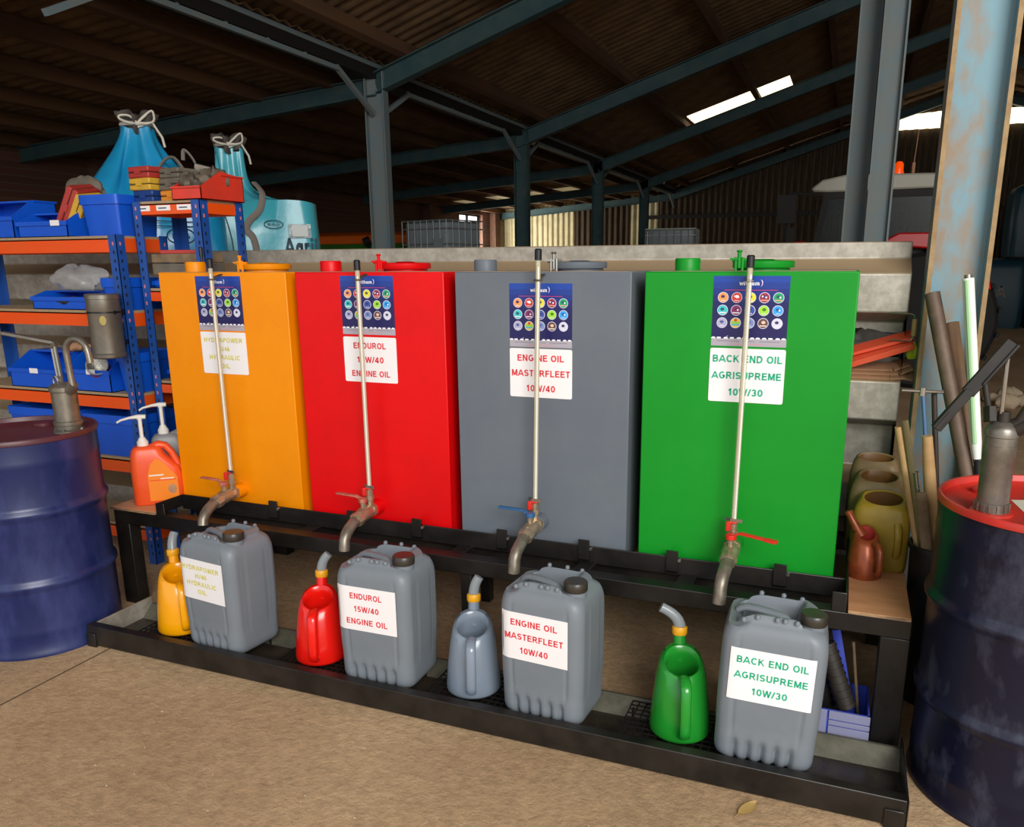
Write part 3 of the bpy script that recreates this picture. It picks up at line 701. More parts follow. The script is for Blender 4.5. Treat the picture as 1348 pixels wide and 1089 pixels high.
# ================================================================ jerrycans
CW, CD, CH = .274, .222, .43
CPX, CPY = .090, -.040
def can_body():
    m = MB(); out = rrect(CW / 2, CD / 2, .042, 8, (44, 18)); N = len(out)
    lv = [(0, .018), (.003, .011), (.009, .005), (.018, .0015), (.03, 0), (.042, 0), (.055, 0), (.068, 0), (.08, .0004), (.1, .0008), (.12, 0), (.16, 0), (.22, 0), (.28, 0), (.32, 0), (.345, .0005), (.365, .002), (.382, .006), (.396, .012), (.408, .021), (.416, .030)]
    def top(x, y):
        z = .42 + .012 * sm(.14, .03, abs(x)) * 1 - .018 * sm(.05, .125, -x) - .006 * sm(.06, .11, x)
        well = sm(.094, .066, abs(x + .022)) * sm(.078, .056, abs(y - .006)); z -= .058 * well
        seat = sm(.055, .04, math.hypot(x - CPX, y - CPY)); z = z * (1 - seat) + .409 * seat
        return z
    loops = []
    for z, ins in lv:
        L_ = []
        for x, y in out:
            sx = (CW / 2 - ins) / (CW / 2); sy = (CD / 2 - ins) / (CD / 2)
            tp = .965 + .035 * sm(0, .22, z); X, Y = x * sx * tp, y * sy * tp; dx = dy = 0
            if abs(y) > CD / 2 - .004 and abs(x) < .105:             # scallops along the foot
                s = sum(math.exp(-((x - c) / .0085) ** 2) for c in (-.08, -.042, -.004, .034, .072)); dy -= .014 * s * sm(.078, .05, z) * math.copysign(1, y)
                dy -= .0022 * sm(.104, .096, abs(x)) * sm(.085, .1, z) * sm(.385, .37, z) * math.copysign(1, y)
            g = sm(.07, .1, z) * sm(.375, .35, z)
            for px, py in ((CW / 2 - .045, 1), (CW / 2 - .026, 1)):
                if abs(y) > CD / 2 - .02: dy -= .0035 * math.exp(-((abs(x) - px + .003) / .0042) ** 2) * g * math.copysign(1, y)
            if abs(x) > CW / 2 - .02:
                for py in (CD / 2 - .045, CD / 2 - .062): dx -= .0035 * math.exp(-((abs(y) - py) / .005) ** 2) * g * math.copysign(1, x)
            L_.append((X + dx, Y + dy, z if z < .4 else max(z - (.42 - min(.42, top(x, y))) * sm(.39, .416, z) * 1.0, .36)))
        loops.append(L_)
    base = [(x * (CW / 2 - .03) / (CW / 2), y * (CD / 2 - .03) / (CD / 2)) for x, y in out]
    for t in (.97, .93, .88, .82, .76, .7, .64, .58, .52, .46, .4, .33, .26, .19, .12, .06):
        loops.append([(x * t, y * t, top(x * t, y * t)) for x, y in base])
    m.loft(loops, 0, True, True)
    # moulded bumps along the rims of the top
    for bx_, by_ in ((-.085, -.088), (-.05, -.09), (.0, -.091), (.02, -.091), (.05, -.09), (-.05, .09), (.01, .092), (.06, .09), (-.1, -.06)):
        m.lathe([(.007, -.006), (.007, .001), (.004, .004), (0, .005)], 8, 0, (bx_, by_ * .93, top(bx_, by_ * .93) - .002), True, False)
    return m.mesh('can_body', M['can_grey'], 50)
me_can = can_body()
hm = MB()
hp = [(-.106, .014, .396), (-.096, .012, .405), (-.08, .008, .411), (-.05, .0, .413), (0, -.014, .412), (.022, -.021, .408), (.033, -.025, .399), (.037, -.026, .386), (.038, -.026, .362)]
hm.tube(hp, [.013, .0135, .0135, .0135, .0135, .0135, .013, .012, .012], 12, 0, True, .75); me_hand = hm.mesh('can_handle', M['can_grey'], 60)
cm = MB(); pts = []
prc = []
for z, r in ((.405, .033), (.426, .033)): prc.append((r, z))
cm.lathe(prc, 24, 1, (CPX, CPY, -.008))
n = 48; cp = []
for z, r in ((.424, .0335), (.428, .035), (.449, .0345), (.453, .032), (.454, .0)):
    cp.append([(CPX + (r + (.0009 if k % 2 else 0) * (r > .033)) * math.cos(2 * PI * k / n), CPY + (r + (.0009 if k % 2 else 0) * (r > .033)) * math.sin(2 * PI * k / n), z - .008) for k in range(n)])
cm.loft(cp, 0, True, True); me_cap = cm.mesh('screw_cap', [M['cap_brown'], M['can_grey']], 50)
CANS = [(.592, -.384, -6.5, 0), (1.316, -.384, 1.0, 1), (1.952, -.384, -4, 2), (2.644, -.384, 2.5, 3)]
CS = 1.085
CLB = ['grey plastic jerrycan labelled HYDRAPOWER in pale yellow letters', 'grey plastic jerrycan labelled ENDUROL 15W/40 in red letters',
       'grey plastic jerrycan labelled MASTERFLEET 10W/40 in red letters', 'grey plastic jerrycan labelled BACK END OIL in green letters']
CWS = [[.185, .058, .15, .046], [.118, .092, .152], [.152, .19, .092], [.184, .188, .092]]
for x, y, rz, i in CANS:
    t = thing('jerrycan', CLB[i], 'jerrycan', (x, y, .0555), math.radians(rz), 'grey jerrycans in the drip tray'); t.scale = (CS, CS, CS)
    if i == 3: t.rotation_euler = (0, math.radians(2.2), math.radians(rz)); t.location.z += .0055
    link('can_body', me_can, t); link('can_handle', me_hand, t); link('screw_cap', me_cap, t)
    lx = [-.012, -.014, -.014, .0][i]; lb = MB(); cols = []           # the label follows the rounded corner of the can
    for k in range(23):
        x = -.109 + .218 * k / 22; d = min(.041, max(0, abs(x + lx) - (CW / 2 - .042))); cols.append((x, -(.042 - math.sqrt(.042 ** 2 - d * d))))
    lb.loft([[(x, y, z) for y, z in ((-.0755, c), (.0755, c), (.0755, c + .0012), (-.0755, c + .0012))] for x, c in cols]); l = lb.build('paper_label', M['white_sign'], t)
    l.location = (lx, -CD / 2 + .0012, .268); l.rotation_euler = (PI / 2, 0, 0)
    lines = TKS[i][2]; n = len(lines); cap = .020 if n == 3 else .017
    for q, (ln, wd) in enumerate(zip(lines, CWS[i])):
        text('lettering', ln, wd, cap, M[TKS[i][4]], l, at(0,   .076 * .58 * (1 - 2 * q / (n - 1)) - cap / 2, .0014), 0)
# ================================================================ measuring jugs
def jug_meshes():
    b = MB(); n = 40
    def zc(a, t):                                                  # the mouth plane tilts down to the front (-Y)
        return t
    prof = [(.08, 0), (.087, .004), (.0885, .012), (.087, .03), (.083, .08), (.078, .13), (.072, .18), (.067, .205), (.063, .222), (.058, .232)]
    loops = []
    for r, z in prof:
        L_ = []
        for k in range(n):
            a = 2 * PI * k / n; y = math.sin(a); f = z / .232
            L_.append((r * math.cos(a), r * y + .012 * f * f, z + f ** 3 * .027 * y))
        loops.append(L_)
    for r, dz in ((.051, .002), (.047, -.003), (.046, -.03), (.058, -.1), (.07, -.18)):
        loops.append([(r * math.cos(2 * PI * k / n), r * math.sin(2 * PI * k / n) - .002 + .012 * (dz < -.05), .233 + dz + .025 * math.sin(2 * PI * k / n) * (1 if dz > -.05 else .3)) for k in range(n)])
    b.loft(loops, 0, True, True)
    h = MB(); h.tube([(0, -.05, .205), (0, -.075, .212), (0, -.098, .205), (0, -.106, .19), (0, -.113, .12), (0, -.117, .065), (0, -.112, .045), (0, -.098, .034), (0, -.08, .03)],
                     [.016, .016, .016, .0155, .0155, .0155, .015, .014, .013], 12, 0, True, .55, up=(0, 0, 1))
    s = MB(); s.tube([(0, .064, .20), (0, .068, .235), (0, .072, .262), (0, .078, .287)], [.018, .0185, .0185, .018], 16, 0)
    return b, h, s
jb, jh, js = jug_meshes()
JUG = [('jug_yellow', (.310, -.374), 52, 'yellow plastic oil jug behind the HYDRAPOWER jerrycan', (.2, .9)), ('jug_red', (1.000, -.374), 24, 'glossy red plastic oil jug beside the ENDUROL jerrycan', (.35, .3)),
       ('jug_grey', (1.648, -.374), 22, 'glossy grey plastic oil jug beside the MASTERFLEET jerrycan', (.25, .25)), ('jug_green', (2.382, -.374), 18, 'glossy green plastic oil jug beside the BACK END OIL jerrycan', (-.75, .3))]
for k, (x, y), rz, lb, (bx_, by_) in JUG:
    t = thing('oil_jug', lb, 'oil jug', (x, y, .0555), math.radians(rz), 'plastic oil jugs in the drip tray')
    t.scale = (1.1, 1.1, 1.02)
    jb.build('jug_body', M[k], t, 0, 50); jh.build('jug_handle', M[k], t, 0, 60); js.build('jug_spout', M[k], t, 0, 60)
    c = MB(); c.tube([(0, .0765, .28), (0, .0785, .287), (0, .08, .305), (0, .0805, .309)], [.0195, .0225, .0225, .02], 16); c.build('spout_collar', M['collar_yellow'], t)
    f = MB(); P = []
    for q in range(7):
        u = q / 6; P.append((bx_ * .075 * u * u, .08 + .03 * u * by_, .305 + .075 * u - .012 * u * u))
    f.tube(P, [.0175 - .002 * q / 6 for q in range(7)], 14, 0, True, .8); f.build('flexible_spout', M['flexi_grey'], t)
# ================================================================ oil drums and their hand pumps
def drum(x, y, rz, body, lid, label):
    t = thing('oil_drum', label, 'drum', (x, y, 0), rz)
    r = .286; p = [(r - .006, 0), (r + .003, .0), (r + .004, .012), (r - .001, .02)]
    for zc in (.295, .585):
        p += [(r - .001, zc - .03), (r + .002, zc - .018), (r + .010, zc - .008), (r + .0115, zc), (r + .010, zc + .008), (r + .002, zc + .018), (r - .001, zc + .03)]
    for zc in (.10, .78): p += [(r - .001, zc - .012), (r + .0015, zc), (r - .001, zc + .012)]
    p.sort(key=lambda q: q[1]) if False else None
    p = sorted(p[4:], key=lambda q: q[1]); p = [(r - .006, 0), (r + .003, .0), (r + .004, .012), (r - .001, .02)] + p + [(r - .001, .862)]
    b = MB(); b.lathe(p, 56, 0, (0, 0, 0), True, False); b.build('drum_body', body, t, 0, 40)
    l = MB(); l.lathe([(r, .858), (r + .005, .86), (r + .006, .874), (r + .002, .88), (r - .006, .879), (r - .010, .862), (r - .02, .856), (.12, .859), (0, .859)], 56, 0, (0, 0, 0), False, False)
    l.lathe([(.04, .857), (.04, .868), (.034, .872), (0, .872)], 20, 0, (-.02, .19, 0), False, False)
    l.build('drum_lid', lid, t, 0, 40)
    return t
dl = drum(-.312, -.512, .3, M['drum_navy'], M['drum_maroon'], 'navy blue oil drum with a maroon lid beside the shelving')
dr = drum(3.352, -.228, .8, M['drum_navy_shaded'], M['drum_red'], 'scuffed navy oil drum in painted shade with a bright red lid beside the leaning pipes')
p_ = MB(); p_.prism([(-.10, .05), (-.085, -.09), (.06, -.13), (.10, .02), (.0, .08)], .8592, .86); o = p_.build('paper_sticker', M['paper'], dr); o.rotation_euler = (0, 0, -.8); o.location = (0, 0, 0); o['label'] = 'off-white paper sticker on the lid'
# left pump: short cylinder, gooseneck spout, lever links
t = thing('drum_pump', 'grey metal hand pump with a gooseneck spout on the navy drum', 'pump', (-.140, -.410, .8595))
PM = M['pump_metal']
b = MB(); b.lathe([(.058, 0), (.058, .008), (.052, .012), (.049, .014), (.049, .03), (.0535, .032), (.0535, .045), (.047, .048), (.047, .165), (.052, .168), (.052, .184), (.046, .192), (.03, .2), (0, .2)], 28); b.build('pump_cylinder', PM, t)
b = MB()
for q in range(4):
    a = q * PI / 2 + .5; b.rod((.05 * math.cos(a), .05 * math.sin(a), .008), (.05 * math.cos(a), .05 * math.sin(a), .018), .008, 6)
b.build('flange_bolts', M['chrome'], t)
b = MB(); b.rod((.045, -.01, .17), (.075, -.012, .2), .02, 12); P = [(.07, -.012, .19)]
P += [(.066, -.012, .24), (.062, -.012, .31)]
for q in range(9):
    a = PI - PI * q / 8 * 1.0; P.append((.121 + .059 * math.cos(a), -.012 , .33 + .05 * math.sin(a)))
P += [(.183, -.012, .31), (.186, -.012, .288)]
b.tube(P, [.0125] * len(P), 12); b.build('gooseneck_spout', PM, t)
b = MB(); b.rod((0, 0, .19), (-.012, 0, .36), .007, 8); b.rod((-.02, .0, .2), (-.03, 0, .35), .006, 8); b.tube([(.012 * math.cos(2 * PI * q / 12) - .01, -.02, .21 + .018 * math.sin(2 * PI * q / 12)) for q in range(12)], .004, 6, closed=True); b.rod((-.03, .0, .345), (.0, .0, .36), .012, 8); b.build('pump_rods', M['chrome'], t)
b = MB(); b.bar((-.02, 0, .36), (-.19, -.08, .40), .025, .014); b.build('pump_lever', M['pump_dark'], t, .003)
# right pump: tall cylinder with a long dark lever
t = thing('drum_pump', 'tall grey hand pump with a long dark lever on the red drum lid', 'pump', (3.182, -.325, .8595))
PD = M['pump_dark']
b = MB(); b.lathe([(.052, -.002), (.052, .004), (.046, .006)], 28, 1); b.lathe([(.041, .004), (.041, .03), (.0385, .032), (.0385, .15), (.0395, .152), (.0395, .185), (.038, .187), (.038, .208), (.0405, .21), (.0405, .226), (.036, .236), (.022, .248), (0, .25)], 28, 0); b.build('pump_cylinder', [PD, M['drum_red']], t)
b = MB()
for q in range(14):
    a = 2 * PI * q / 14; b.bx(.040, .0435, -.004, .004, .008, .028, 0, Matrix.Rotation(a, 4, 'Z'))
b.build('union_ring', M['pump_metal'], t)
b = MB(); b.rod((0, 0, .245), (0, 0, .275), .016, 12); b.bar((-.03, 0, .245), (-.034, .01, .285), .02, .03); b.rod((-.034, .01, .27), (-.06, .02, .38), .008, 8); b.build('pump_head', M['tool_dark'], t, .002)
b = MB(); A = Vector((-.158, -.02, .222)); B = Vector((-.004, -.012, .455))
b.bar(A, A.lerp(B, .45), .024, .026, up=(0, 1, 0)); b.bar(A.lerp(B, .42), B, .034, .018, up=(0, 1, 0)); b.bar(A.lerp(B, .55) + Vector((.012, 0, -.006)), B + Vector((.012, 0, -.006)), .008, .03, up=(0, 1, 0)); b.rod(A, A.lerp(B, .2), .015, 10)
b.build('pump_lever', M['lever_black'], t, .002)
b = MB(); b.rod((-.012, -.012, .44), (-.008, -.008, .27), .0055, 8); b.rod((-.012, -.02, .437), (-.012, .005, .437), .009, 8); b.build('link_rod', M['chrome'], t)
b = MB(); b.tube([(.02, .0, .235), (.04, -.008, .25), (.055, -.012, .29), (.075, -.02, .34), (.11, -.03, .42)], [.02, .019, .017, .016, .015], 12); b.rod((.03, -.01, .23), (.075, -.03, .262), .019, 12); b.rod((.065, -.02, .25), (.15, -.05, .31), .012, 10); b.build('pump_spout', M['tool_dark'], t)
# ================================================================ boltless shelving
def upright_mesh(H, sx, sy, w=.05, top=(.06, .02), lv=()):
    """angle post, corner at the origin, flanges towards sx and sy"""
    b = MB(); th = .003
    b.bx(0, sx * w, 0, sy * th, 0, H) if True else None
    b.bx(0, sx * th, 0, sy * w, 0, H)
    z = .05
    while z < H - .01:
        riv = any(abs(z - q) < .05 for q in lv)
        for c in (.016, .029):
            pass
        e = -.0006
        b.bx(sx * .017, sx * .026, sy * e, sy * e * 1.5, z, z + .016, 2 if riv else 1)
        b.bx(sx * e, sx * e * 1.5, sy * .017, sy * .026, z, z + .016, 2 if riv else 1)
        z += .04
    return b
def shelving(name, label, x0, x1, y0, y1, H, levels, beam_h=.058, board=True, lips=None):
    t = thing('shelving_unit', label, 'shelving', (0, 0, 0))
    cs = [(x1, y0, -1, 1), (x0, y0, 1, 1), (x1, y1, -1, -1), (x0, y1, 1, -1)]
    for cx, cy, sx, sy in cs:
        o = upright_mesh(H, sx, sy, lv=[z - .03 for z in levels]).build('upright', [M['shelf_blue'], M['hole'], M['rivet_pink']], t); o.location = (cx, cy, 0)
    for z in levels:
        for y, sy in ((y0, 1), (y1, -1)):
            MB().bx(x0 + .004, x1 - .004, y + sy * .0035, y + sy * .008, z - .018 - beam_h, z - .012).bx(x0 + .004, x1 - .004, y + sy * .0035, y + sy * .03, z - .018, z - .012).build('beam', M['orange_beam'], t)
        for x, sx in ((x0, 1), (x1, -1)):
            MB().bx(x + sx * .0035, x + sx * .008, y0 + .009, y1 - .009, z - .018 - beam_h, z - .012).build('beam', M['orange_beam'], t)
        if board: MB().bx(x0 + .009, x1 - .009, y0 + .009, y1 - .009, z - .012, z).build('shelf_board', M['chipboard'], t)
    return t
U1L = [1.655, 1.302, .893, .562, .2]
u1 = shelving('shelving_unit', 'long blue and orange shelving unit holding blue bins behind the navy drum', -1.75, -.475, .225, .535, 1.66, U1L)
U2L = [1.809, 1.409, .96, .50]
u2 = shelving('shelving_unit', 'narrow taller blue and orange shelving unit with colour cases on top', -.43, -.02, .30, .582, 1.808, U2L, .042)
for k, x in enumerate((-.365, -.24, -.115)):
    MB().bx(x - .042, x + .042, .3018, .3035, 1.765, 1.789).build('shelf_label', M['white_sign'], u2)
    MB().bx(x - .028, x + .02, .3008, .302, 1.774, 1.779).build('lettering', M['print_dark'], bpy.data.objects[[o.name for o in u2.children if o.name.startswith('shelf_label')][-1]])
# blue storage bins
def bin_(x, y, z, w_, d, h, label, rz=0, tagw=False, cut=.45, lower=.55, group='blue plastic storage bins on the shelving'):
    t = thing('storage_bin', label, 'storage bin', (x, y, z), rz, group)
    m = MB(); th = .004
    # open fronted picking bin, front towards -Y
    side = [(-d / 2, 0), (d / 2, 0), (d / 2, h), (-d / 2 + d * cut, h), (-d / 2, h * lower)]
    for s in (-1, 1):
        x0 = s * w_ / 2; T = Matrix(((0, 0, 1, 0), (1, 0, 0, 0), (0, 1, 0, 0), (0, 0, 0, 1)))
        m.prism(side, min(x0, x0 - s * th), max(x0, x0 - s * th), 0, T)
    m.bx(-w_ / 2, w_ / 2, -d / 2, d / 2, 0, th); m.bx(-w_ / 2, w_ / 2, d / 2 - th, d / 2, 0, h); m.bx(-w_ / 2, w_ / 2, -d / 2, -d / 2 + th, 0, h * lower)
    m.bx(-w_ / 2 - .006, w_ / 2 + .006, -d / 2 - .008, -d / 2, h * lower - .02, h * lower); m.bx(-w_ / 2 - .006, w_ / 2 + .006, d / 2 * .0, d / 2 + .006, h - .008, h)
    m.build('bin_body', M['bin_blue'], t)
    if tagw: MB().bx(-.03 + tagw, .03 + tagw, -d / 2 - .0095, -d / 2 - .008, h * lower - .022, h * lower + .004).build('bin_label', M['white_sign'], t)
    return t
def tote(x, y, z, w_, d, h, label, rz=0, m='bin_blue', group='blue plastic storage bins on the shelving'):
    t = thing('storage_bin', label, 'storage bin', (x, y, z), rz, group)
    b = MB(); lo = rrect(w_ / 2 - .012, d / 2 - .012, .015, 4, (3, 3)); hi = rrect(w_ / 2, d / 2, .018, 4, (3, 3)); ri = rrect(w_ / 2 + .008, d / 2 + .008, .02, 4, (3, 3)); inn = rrect(w_ / 2 - .006, d / 2 - .006, .016, 4, (3, 3)); inl = rrect(w_ / 2 - .016, d / 2 - .016, .014, 4, (3, 3))
    b.loft([[(x_, y_, 0) for x_, y_ in lo], [(x_, y_, h - .045) for x_, y_ in hi], [(x_, y_, h - .044) for x_, y_ in ri], [(x_, y_, h) for x_, y_ in ri], [(x_, y_, h) for x_, y_ in inn], [(x_, y_, .006) for x_, y_ in inl]], 0, True, True)
    b.build('bin_body', M[m], t); return t
z1 = 1.6555
tote(-.605, .39, z1, .235, .25, .19, 'large deep blue bin standing upright on the top board beside the leaning cases')
bin_(-.97, .335, z1, .34, .19, .12, 'open fronted blue bin with a white tag on the top board', 0, .10, .4, .62)
bin_(-1.38, .37, z1, .4, .25, .19, 'blue bin at the far end of the top board beyond the tagged bin', 0, .01)
z2 = 1.3025
tote(-.585, .40, z2, .17, .24, .155, 'tall blue bin on the second shelf behind the hanging steel canister')
bin_(-.92, .38, z2, .42, .26, .09, 'low blue bin on the second shelf under the clear bag', 0, 0, .3, .7)
z3 = .8935
bin_(-.80, .38, z3, .30, .28, .2, 'open blue bin holding a dented tin on the third shelf', 0, .03, .45, .55)
tote(-.565, .40, z3, .13, .25, .2, 'narrow blue bin on the third shelf against the corner post')
bin_(-1.2, .38, z3, .34, .28, .18, 'blue bin on the third shelf beyond the gooseneck spout', 0, .02)
z4 = .5625
tote(-.70, .38, z4, .36, .28, .215, 'big blue box on the lowest visible shelf right of the drum')
tote(-1.18, .38, z4, .5, .28, .22, 'long blue box on the lowest visible shelf behind the drum')
bin_(-.22, .45, 1.4095 - .449, .3, .2, .09, 'shallow dark blue bin on the narrow unit behind the yellow tank', 0, 0)
bin_(-.25, .44, 1.4095, .28, .2, .06, 'low blue tray under the wooden case on the narrow unit', 0, 0)
# dented tin in the bin
t = thing('tin', 'dented silver and red tin tipped over in a blue bin', 'tin', (-.775, .30, z3 + .095), 0, rot=(math.radians(62), math.radians(18), math.radians(30)))
b = MB(); b.lathe([(.05, 0), (.05, .09), (.052, .092), (.052, .096), (.046, .096), (.046, .004), (0, .004)], 24, 0, (0, 0, 0), True, True); b.build('tin_body', [M['chrome']], t)
b = MB(); b.lathe([(.0505, .02), (.051, .022), (.051, .07), (.0505, .072)], 24, 0, (0, 0, 0), False, False); b.build('tin_label', M['case_red'], t)
# steel canister hanging on the corner post
t = thing('canister', 'grey steel canister with a black band hanging on the blue corner post', 'canister', (-.502, .132, 1.088)); t.scale = (.84, .84, 1)
b = MB(); b.lathe([(.083, 0), (.09, .006), (.091, .02), (.086, .026), (.086, .215), (.087, .217), (.087, .275), (.09, .277), (.09, .296), (.086, .3), (0, .3)], 32); b.build('canister_body', mat('canister_steel', '#8d877c', .35, .65, col2='#6f6a5f', scale=7, amount=.6), t)
b = MB(); b.lathe([(.0865, .212), (.0895, .213), (.0895, .219), (.0865, .22)], 32, 0, (0, 0, 0), False, False); b.rod((.085, -.01, .216), (.098, -.012, .216), .008, 8); b.build('band', M['black_plastic'], t)
b = MB(); b.prism([(.017 * math.cos(2 * PI * k / 16), .022 * math.sin(2 * PI * k / 16)) for k in range(16)], .0862, .0868, 0, Matrix.Translation((0, 0, .18)) @ Matrix.Rotation(math.radians(42), 4, 'Z') @ Matrix.Rotation(PI / 2, 4, 'X')); b.build('yellow_mark', M['faded_yellow'], t)
MB().bx(-.03, .03, .082, .1105, .20, .225).bx(-.03, .03, .082, .1105, .06, .08).build('hanging_bracket', M['black_plastic'], t)
# clear plastic bag of parts on the second shelf
def blob(name, m, loc, sx, sy, sz, seed, parent=None, amp=.16, n=18):
    rnd = random.Random(seed); b = MB(); ph = [rnd.uniform(0, 6) for _ in range(8)]; loops = []
    for a in range(1, n):
        th = PI * a / n; L_ = []
        for k in range(24):
            f = 2 * PI * k / 24
            q = 1 + amp * (math.sin(3 * f + ph[0]) * math.sin(2 * th + ph[1]) + .6 * math.sin(5 * f + ph[2] + 3 * th) + .5 * math.sin(9 * f + ph[3] - 4 * th) * math.sin(th))
            L_.append((sx * math.sin(th) * math.cos(f) * q, sy * math.sin(th) * math.sin(f) * q, max(-sz * .72, -sz * math.cos(th) * q)))
        loops.append(L_)
    b.loft(loops); o = b.build(name, m, parent); o.location = loc; return o
o = blob('parts_bag', M['poly_bag'], (-.86, .33, z2 + .145), .16, .09, .072, 3, None, .16); tag(o, 'crumpled clear plastic bag of parts on the second shelf', 'bag')
o = blob('rag', M['tool_dark'], (-.93, .30, z2 + .04), .1, .06, .022, 5); tag(o, 'dark folded rag lying under the clear plastic bag', 'rag')
t = thing('spark_plug', 'small silver fitting standing on the second shelf edge', 'fitting', (-.72, .262, z2)); MB().lathe([(.012, 0), (.012, .03), (.008, .034), (.006, .07), (0, .072)], 12).build('fitting_body', M['chrome'], t); t.name = 'metal_fitting'
o = blob('rag', M['strap_tan'], (-1.02, .38, z3 + .21), .07, .05, .03, 9); tag(o, 'pale rag on top of the third shelf bin', 'rag')
# flat cases
def case(x, y, z, w_, d, h, m, label, rz=0, rot=None, group='small parts cases on the shelving'):
    t = thing('parts_case', label, 'case', (x, y, z), 0, group, rot=rot or (0, 0, rz))
    MB().bx(-w_ / 2, w_ / 2, -d / 2, d / 2, 0, h * .48).build('case_base', M[m], t, .006)
    MB().bx(-w_ / 2, w_ / 2, -d / 2, d / 2, h * .52, h).build('case_lid', M[m], t, .006)
    MB().bx(-w_ / 2 + .003, w_ / 2 - .003, -d / 2 + .003, d / 2 - .003, h * .47, h * .53).build('case_seam', M['hole'], t)
    MB().bx(-.02, .02, -d / 2 - .004, -d / 2, h * .35, h * .65).build('case_latch', M[m], t)
    return t
zt2 = 1.8095; a45 = math.radians(-6)
case(-.405, .43, zt2, .135, .15, .056, 'case_blue', 'dark blue parts case at the bottom of the three-case stack', a45)
case(-.42, .43, zt2 + .0565, .145, .15, .056, 'case_yellow', 'yellow parts case in the middle of the three-case stack', a45)
case(-.42, .43, zt2 + .113, .145, .15, .052, 'case_red', 'dull red parts case on top of the three-case stack', a45)
case(-.235, .42, zt2, .14, .13, .05, 'box_orange', 'orange box with pen marks under the grey cases', a45)
case(-.242, .425, zt2 + .0505, .14, .13, .055, 'case_grey', 'worn grey case on the orange box', a45)
case(-.238, .425, zt2 + .106, .13, .13, .045, 'case_grey', 'small grubby grey case topmost beside the red tray', a45)
lean = (math.radians(14), math.radians(-56), 0)
case(-.815, .40, z1 + .10, .20, .17, .06, 'case_yellow', 'yellow parts case tilted against the big blue bin', 0, lean)
case(-.868, .40, z1 + .135, .215, .17, .062, 'case_red', 'dull red parts case tilted on top of the yellow one', 0, lean)
t = thing('parts_case', 'scuffed wooden case on the narrow unit behind the yellow tank', 'case', (-.22, .42, 1.4095 + .0605)); MB().bx(-.16, .12, -.09, .09, 0, .055).build('case_base', M['case_grey'], t, .004); MB().bx(-.16, .12, -.09, .09, .058, .1).build('case_lid', M['old_wood'], t, .004)
t = thing('grease_gun', 'red bar clamp lying on the wooden case behind the yellow tank', 'clamp', (-.2, .38, 1.4095 + .161), .3); t.name = 'bar_clamp'
MB().bx(-.13, .1, -.012, .012, 0, .018).bx(.07, .1, -.03, .03, .0, .03).build('clamp_bar', M['case_red'], t, .003)
# red metal tray of oddments on the narrow unit
t = thing('tool_tray', 'bright red sloping-front metal tray of oddments on the narrow unit', 'tray', (-.09, .45, zt2), 0); t.scale = (.86, 1, 1)
b = MB(); T = Matrix(((0, 0, 1, 0), (1, 0, 0, 0), (0, 1, 0, 0), (0, 0, 0, 1)))
sd = [(-.15, 0), (.13, 0), (.13, .115), (-.02, .13), (-.15, .055)]
b.prism(sd, -.1, -.096, 0, T); b.prism(sd, .096, .1, 0, T); b.bx(-.1, .1, -.15, .13, 0, .004); b.bx(-.1, .1, -.15, -.146, 0, .055); b.bx(-.1, .1, .126, .13, 0, .115); b.bx(-.1, .1, -.157, -.146, .05, .058); b.bx(.096, .108, -.02, .13, .112, .118)
b.build('tray_body', M['tray_red'], t)
for q, (x, y, sx, sy, sz, lb) in enumerate([(-.03, -.06, .07, .06, .05, 'rusty lump of fittings in the front of the red tray'), (.02, .03, .07, .06, .07, 'heap of rusty brackets in the back of the red tray')]):
    o = blob('scrap_fittings', M['junk'], (-.105 + x, .45 + y, zt2 + .06 + sz * .3), sx, sy, sz, 20 + q, None, .22); tag(o, lb, 'scrap')
o = MB().bx(-.07, .07, -.012, .012, 0, .04, 0, Matrix.Rotation(.25, 4, 'Y')).build('angle_bracket', M['chrome'], None, .003); o.location = (-.13, .50, zt2 + .125); o.rotation_euler = (.2, 0, .4); tag(o, 'silver bracket lying across the red tray of oddments', 'bracket')
o = blob('cloth_bundle', M['case_grey'], (-.95, .50, z1 + .24), .12, .05, .07, 31, None, .1); tag(o, 'grey bundle behind the tilted red case', 'bundle')
# dark small boxes on the narrow unit lower down
case(-.2, .43, .9605, .22, .16, .05, 'tool_dark', 'dark flat box on the narrow unit just above the gap beside the yellow tank', 0)
case(-.2, .43, 1.011, .2, .15, .045, 'tool_dark', 'dark flat box stacked second beside the yellow tank', 0)
# things under the shelving
o = blob('crumpled_sheet', M['poly_bag'], (-.3, .5, .12), .15, .11, .14, 45, None, .14); tag(o, 'crumpled clear sheet on the floor under the shelving', 'sheet')
